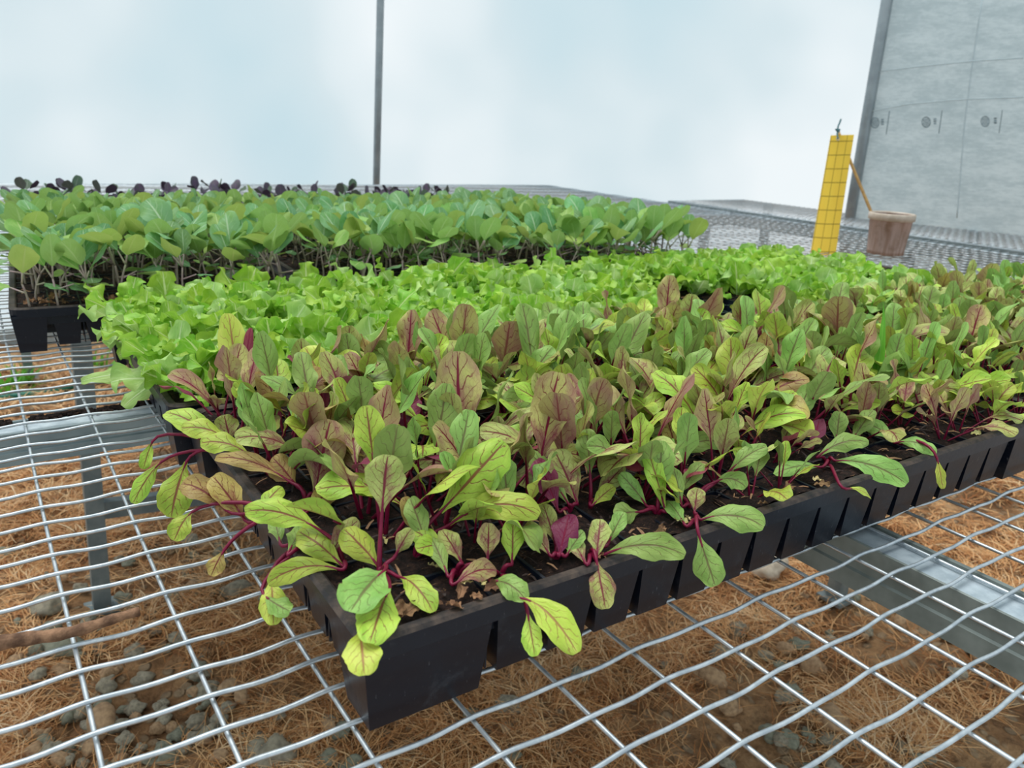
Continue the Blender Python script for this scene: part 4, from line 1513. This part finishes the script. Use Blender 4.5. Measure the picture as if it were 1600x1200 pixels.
# ------------------------------------------------------------------ sticky card, its stick, the pot
pb = at(1382, 398, .1)
Dp2 = depth(pb)
m_, t = mat('brown_translucent_pot')
c = t.coord()
mp = t.new('ShaderNodeMapping')
mp.inputs['Scale'].default_value = (1, 1, .05)
t.put(mp.inputs[0], c)
a_ = t.noise(mp.outputs[0], 90, 3, .6)
g_ = t.noise(c, 40, 3, .6)
col = t.mix(t.ss(a_, .35, .65), lin(178, 148, 132), lin(208, 184, 174))
col = t.mix(t.m('MULTIPLY', t.ss(g_, .45, .7), .5), col, lin(146, 116, 92))
leaf_shade(t, col, .35, .35)
M_POT = m_
pot = thing('plant_pot', 'brown plastic pot standing on the mesh at right, stick leaning out of it', 'pot', pb)
mb = MB()
R0, R1, HP = 1.72, 2.02, 4.1
ringp = [(0, .12), (R0, .12), (R0+.02, .5), (R1-.05, HP-.7), (R1-.03, HP-.68)]
ringi = [(R1-.14, HP-.1), (R1-.25, HP-.8), (R0-.1, .3), (0, .3)]


def lathe(mb, prof, seg=32, mi=0, squash=1):
    V = []
    for r_, z_ in prof:
        for k in range(seg):
            V.append((r_*math.cos(2*math.pi*k/seg), r_*math.sin(2*math.pi*k/seg)*squash, z_))
    F = []
    for i in range(len(prof)-1):
        for k in range(seg):
            k2 = (k+1) % seg
            F.append((i*seg+k, i*seg+k2, (i+1)*seg+k2, (i+1)*seg+k))
    mb.add(V, F, None, mi)


lathe(mb, ringp)
lathe(mb, ringi)
place('body', mb.mesh('pot_body', M_POT), pot)
mb = MB()
lathe(mb, [(R1-.05, HP-.7), (R1+.14, HP-.62), (R1+.16, HP-.05), (R1+.05, HP+.03), (R1-.1, HP), (R1-.14, HP-.1)])
place('rim', mb.mesh('pot_rim', simple('pot_rim', lin(178, 160, 142), lin(200, 184, 168), 60, .4)), pot)
mb = MB()
lathe(mb, [(0, HP-1.2), (R1-.3, HP-1.25)])
so = mb.build('potting_soil', M_SOIL)
so.location = [c_*U for c_ in pb]
tag(so, 'dark potting soil inside the brown pot at right', 'soil', None, 'stuff')

s0 = deep(1364, 338, Dp2)
s1 = deep(1327, 248, Dp2+.2)
d_ = s1-s0
sb = s0-d_*.45
st_ = s1+d_*.50
o = thing('bamboo_stick', 'thin bamboo stick leaning left out of the brown pot, holding the yellow card', 'stick', sb)
mb = MB()
pts = [sb+(st_-sb)*q for q in np.linspace(0, 1, 12)]
mb.tube(pts, [.15+.012*(i % 4 == 0) for i in range(12)], 8)
place('shaft', mb.mesh('stick_shaft', M_WOOD, True, sb), o)

# card: curved sheet with printed grid
m_, t = mat('yellow_sticky_card')
uv = t.new('ShaderNodeUVMap').outputs[0]
sep = t.new('ShaderNodeSeparateXYZ')
t.put(sep.inputs[0], uv)


def gl(x, n_, w_, offs=0.):
    f_ = t.m('FRACT', t.m('ADD', t.m('MULTIPLY', x, n_), offs))
    return t.m('GREATER_THAN', t.m('ABSOLUTE', t.m('SUBTRACT', f_, .5)), .5-w_)


lines = t.m('MAXIMUM', gl(sep.outputs[0], 2.9, .026, -.1), gl(sep.outputs[1], 9.1, .026, .35))
spk = t.ss(t.vor(uv, 22), .0, .05, 1, 0)
yc = t.mix(t.noise(uv, 3, 2), lin(255, 234, 104), lin(252, 222, 92))
colr = t.mix(t.m('MULTIPLY', t.m('MAXIMUM', lines, t.m('MULTIPLY', spk, .5)), .75), yc, lin(126, 92, 24))
leaf_shade(t, colr, .28, .5)
M_CARD = m_
Dc = Dp2-.5
c_bl, c_br, c_tl, c_tr = deep(1264, 408, Dc), deep(1304, 408, Dc), deep(1298, 211.5, Dc), deep(1334.5, 210.5, Dc)
co = (c_bl+c_br)/2
card = thing('sticky_card', 'yellow sticky insect trap card with printed grid hanging from the stick', 'insect trap', co)
V, F, UVs = [], [], []
nn = 10
back = (c_tl-CAM)/np.linalg.norm(c_tl-CAM)
for k in range(25):
    v_ = k/24
    a, b = c_bl+(c_tl-c_bl)*v_, c_br+(c_tr-c_br)*v_
    for i in range(nn+1):
        u_ = i/nn
        p_ = a+(b-a)*u_+back*(1.6*(u_-.75)**2)+back*.25*math.sin(v_*3)
        V.append(p_)
        UVs.append((u_, v_))
for k in range(24):
    for i in range(nn):
        q = k*(nn+1)+i
        F.append((q, q+1, q+nn+2, q+nn+1))
V2 = [p_+back*.03 for p_ in V]
F2 = [tuple(i+len(V) for i in f_[::-1]) for f_ in F]
mb = MB()
mb.add(V+V2, F+F2, UVs+UVs)
place('card', mb.mesh('card', M_CARD, True, co), card)
mb = MB()
hole = deep(1309, 217, Dc-.15)
ring = []
up_ = UP*.1
for k in range(9):
    a_ = 2*math.pi*k/8
    ring.append(hole+RT*.14*math.cos(a_)+UP*.17*math.sin(a_))
mb.tube(ring, .03, 5)
place('punched_hole', mb.mesh('hole', M_STEELB, True, co), card)
tie = thing('twist_tie', 'blue-green twist tie knotted through the top of the yellow card', 'twist tie', hole)
mb = MB()
tp = [deep(x, y, Dc+o_) for x, y, o_ in ((1309, 217, -.2), (1308, 208, -.1), (1311, 203, .2), (1306, 202, .3), (1310, 207, .5), (1312, 202, .3), (1308, 205, -.1), (1310, 196, 0), (1312, 192, .1), (1314, 186, .1))]
tpp = np.array(tp)
q = np.linspace(0, len(tp)-1, 40)
tpp = np.stack([np.interp(q, range(len(tp)), tpp[:, k]) for k in range(3)], 1)
mb.tube(tpp, .085, 6)
place('wire', mb.mesh('tie_wire', M_TIE, True, hole), tie)

# ------------------------------------------------------------------ twig on the mesh, hose, weeds, stones, straw
a, b = at(-60, 1024, .28), at(218, 958, .28)
mb = MB()
q = np.linspace(0, 1, 24)
pts = [a+(b-a)*k+A([0, 0, .03*math.sin(k*9)])+A([.0, .07*math.sin(k*7), 0]) for k in q]
mb.tube(pts, [.17*(1-.45*k)+.012*math.sin(k*40) for k in q], 8)
o = thing('twig', 'brown dry twig lying across the wire mesh at bottom left', 'twig', a)
place('bark', mb.mesh('twig_bark', M_TWIG, True, a), o)

hp = [at(x, y, GZ+.8) for x, y in ((-60, 622), (0, 616), (70, 608), (130, 598), (190, 588), (240, 572), (330, 560))]
hp = np.array(hp)
hp[:, 2] = [gh(x, y)+.5 for x, y in hp[:, :2]]
q = np.linspace(0, len(hp)-1, 60)
hpp = np.stack([np.interp(q, range(len(hp)), hp[:, k]) for k in range(3)], 1)
mb = MB()
mb.tube(hpp, .42, 8)
o = mb.build('garden_hose', M_HOSE)
tag(o, 'teal green garden hose lying on the ground beneath the far end of the bench', 'hose')

for k, (px, py, nn) in enumerate(((40, 600, 26), (22, 612, 16), (150, 575, 14))):
    loc = at(px, py, GZ)
    loc[2] = gh(loc[0], loc[1])
    r2 = np.random.RandomState(60+k)
    mb = MB()
    for q in range(nn):
        az = r2.uniform(0, 6.28)
        p0 = A([r2.uniform(-1.5, 1.5), r2.uniform(-1.5, 1.5), -.2])
        cl = arc(p0, radial(az, r2.uniform(.7, 1.4)), r2.uniform(2, 4.5), .15, 6)
        add_blade(mb, cl, A([0, 0, 1.])-A([math.cos(az), math.sin(az), 0]), .28, prof_grs, r2, 1, .2, 0, 1)
    o = thing('weed_clump', 'green weeds growing by the hose beneath the bench, %s from the left' % ['second', 'first', 'third'][k], 'weeds', loc)
    place('foliage', mb.mesh('weed_foliage', ML_GRS), o)

# stones
import bmesh


def stone_mesh(seed, m_):
    r2 = random.Random(seed)
    bm = bmesh.new()
    bmesh.ops.create_icosphere(bm, subdivisions=3, radius=1)
    sx, sy, sz = r2.uniform(.8, 1.25), r2.uniform(.7, 1.1), r2.uniform(.45, .75)
    for v_ in bm.verts:
        n_ = mnoise.noise(v_.co*1.1+Vector((seed*3.7, 0, 0)))*.5+mnoise.noise(v_.co*2.6+Vector((0, seed*1.7, 0)))*.16
        c_ = v_.co.normalized()*(1+n_)
        v_.co = Vector((c_.x*sx, c_.y*sy, c_.z*sz))*U
    me = bpy.data.meshes.new('stone')
    bm.to_mesh(me)
    bm.free()
    me.materials.append(m_)
    me.polygons.foreach_set('use_smooth', [True]*len(me.polygons))
    return me


SM = [stone_mesh(i, M_STONES[i % 3]) for i in range(12)]
rs = np.random.RandomState(31)
count = 0
for k in range(3000):
    if count >= 290:
        break
    if rs.rand() < .5:
        px, py = rs.uniform(0, 560), rs.uniform(830, 1200)
    else:
        px, py = rs.uniform(560, 1600), rs.uniform(900, 1230)
        if py < 1180-.36*(px-560):
            continue
    loc = at(px, py, GZ)
    # stones gather in patches
    if mnoise.noise(Vector((loc[0]*.09, loc[1]*.09, 9.))) < rs.uniform(-.25, .15):
        continue
    s_ = rs.uniform(.28, .72)*(1.9 if rs.rand() < .10 else 1)
    loc[2] = gh(loc[0], loc[1])+s_*.3+.12
    side = 'left of the nearest tray' if px < 560 else 'in front of the nearest tray'
    i_ = rs.randint(12)
    look = ['grey', 'tan', 'greenish grey'][i_ % 3]
    o = place('stone', SM[i_], None, loc, (rs.uniform(-.3, .3), rs.uniform(-.3, .3), rs.uniform(0, 6.28)), s_)
    size = 'large' if s_ > .72 else ('small' if s_ < .48 else 'middling')
    tag(o, '%s %s stone on the ground beneath the mesh, %s' % (size, look, side), 'stone', '%s %s stones on the ground %s' % (size, look, side))
    count += 1
for px, py, s_, lab in ((1196, 905, 1.7, 'pale flat stone on the straw just below the middle of the tray side'), (1205, 905, .0, None), (455, 1100, 1.0, None), (835, 1085, 0, None)):
    if not lab:
        continue
    loc = at(px, py, GZ)
    loc[2] = gh(loc[0], loc[1])+.7
    o = place('stone', stone_mesh(77, M_WHITESTONE), None, loc, (0, 0, .5), s_)
    tag(o, lab, 'stone')

# straw: dry grass litter, uncountable
rs = np.random.RandomState(8)
N = 190000
xx = rs.uniform(-25, 112, N*3)
yy = rs.uniform(6, 118, N*3)
dd = (xx-CAM[0])*FW[0]+(yy-CAM[1])*FW[1]
keep = rs.rand(N*3) < np.clip(34/np.maximum(dd, 18), 0, 1)**1.3
# limit to what the bench lets one see, with margin
lat = (xx-CAM[0])*RT[0]+(yy-CAM[1])*RT[1]
keep &= (np.abs(lat) < dd*.85+6)
den = np.array([mnoise.noise(Vector((float(x)*.10, float(y)*.10, 2.)))+.55*mnoise.noise(Vector((float(x)*.35, float(y)*.35, 5.))) for x, y in zip(xx, yy)])
stn = np.array([mnoise.noise(Vector((float(x)*.09, float(y)*.09, 9.))) for x, y in zip(xx, yy)])
keep &= den-np.clip(stn*1.5, 0, .6) > rs.uniform(-.75, .28, N*3)
idx = np.where(keep)[0][:N]
xx, yy, den = xx[idx], yy[idx], den[idx]
n = len(xx)
zz = np.array([gh(float(x), float(y)) for x, y in zip(xx, yy)])
az = rs.uniform(0, 6.28, n)
# neighbouring blades lie together
flow = np.array([3*mnoise.noise(Vector((float(x)*.25, float(y)*.25, 7.))) for x, y in zip(xx, yy)])
az = az*.55+flow*2
el = rs.uniform(-.05, .5, n)
Ls = rs.uniform(.9, 3.0, n)
wd = rs.uniform(.035, .085, n)*np.clip(np.hypot(xx-CAM[0], yy-CAM[1])/55, .8, 1.8)
SEG = 4
P = np.zeros((n, SEG+1, 3))
P[:, 0] = np.stack([xx, yy, zz+rs.uniform(-.1, .5, n)+np.clip(den, 0, 1)*1.2*rs.rand(n)], 1)
turn = rs.uniform(-1.3, 1.3, n)
for s_ in range(SEG):
    st = Ls/SEG
    a_ = az+turn*(s_/SEG)
    e_ = el-(s_/SEG)*rs.uniform(.1, .8, n)
    P[:, s_+1] = P[:, s_]+np.stack([np.cos(a_)*np.cos(e_), np.sin(a_)*np.cos(e_), np.sin(e_)], 1)*st[:, None]
T = np.gradient(P, axis=1)
sd_ = np.cross(T, A([0, 0, 1.])+rs.uniform(-.5, .5, (n, 1, 3)))
sd_ /= np.linalg.norm(sd_, axis=2)[:, :, None]+1e-9
tap = np.array([.8, 1, .9, .7, .3])[None, :, None]
Lf = P-sd_*wd[:, None, None]*tap*.5
Rf = P+sd_*wd[:, None, None]*tap*.5
VV = np.stack([Lf, Rf], 2).reshape(-1, 3)
base = (np.arange(n)*(SEG+1)*2)[:, None]
quads = []
for s_ in range(SEG):
    quads.append(np.stack([base[:, 0]+2*s_, base[:, 0]+2*s_+1, base[:, 0]+2*s_+3, base[:, 0]+2*s_+2], 1))
Q = np.concatenate(quads)
me = bpy.data.meshes.new('straw')
me.vertices.add(len(VV))
me.vertices.foreach_set('co', (VV*U).astype(np.float32).ravel())
me.loops.add(len(Q)*4)
me.loops.foreach_set('vertex_index', Q.astype(np.int32).ravel())
me.polygons.add(len(Q))
me.polygons.foreach_set('loop_start', np.arange(0, len(Q)*4, 4, dtype=np.int32))
me.polygons.foreach_set('loop_total', np.full(len(Q), 4, dtype=np.int32))
me.update()
lay = me.uv_layers.new(name='UVMap')
tone = np.clip(rs.rand(n)*.8+.35*den, 0, 1)
vt = np.repeat(tone, (SEG+1)*2)
uvv = np.stack([vt, np.zeros_like(vt)], 1)
lay.data.foreach_set('uv', uvv[Q.ravel()].astype(np.float32).ravel())
me.materials.append(M_STRAW)
me.validate()
o = place('straw', me)
tag(o, 'dry tan grass and straw litter matted over the ground beneath the bench', 'straw', None, 'stuff')
bpy.context.view_layer.update()
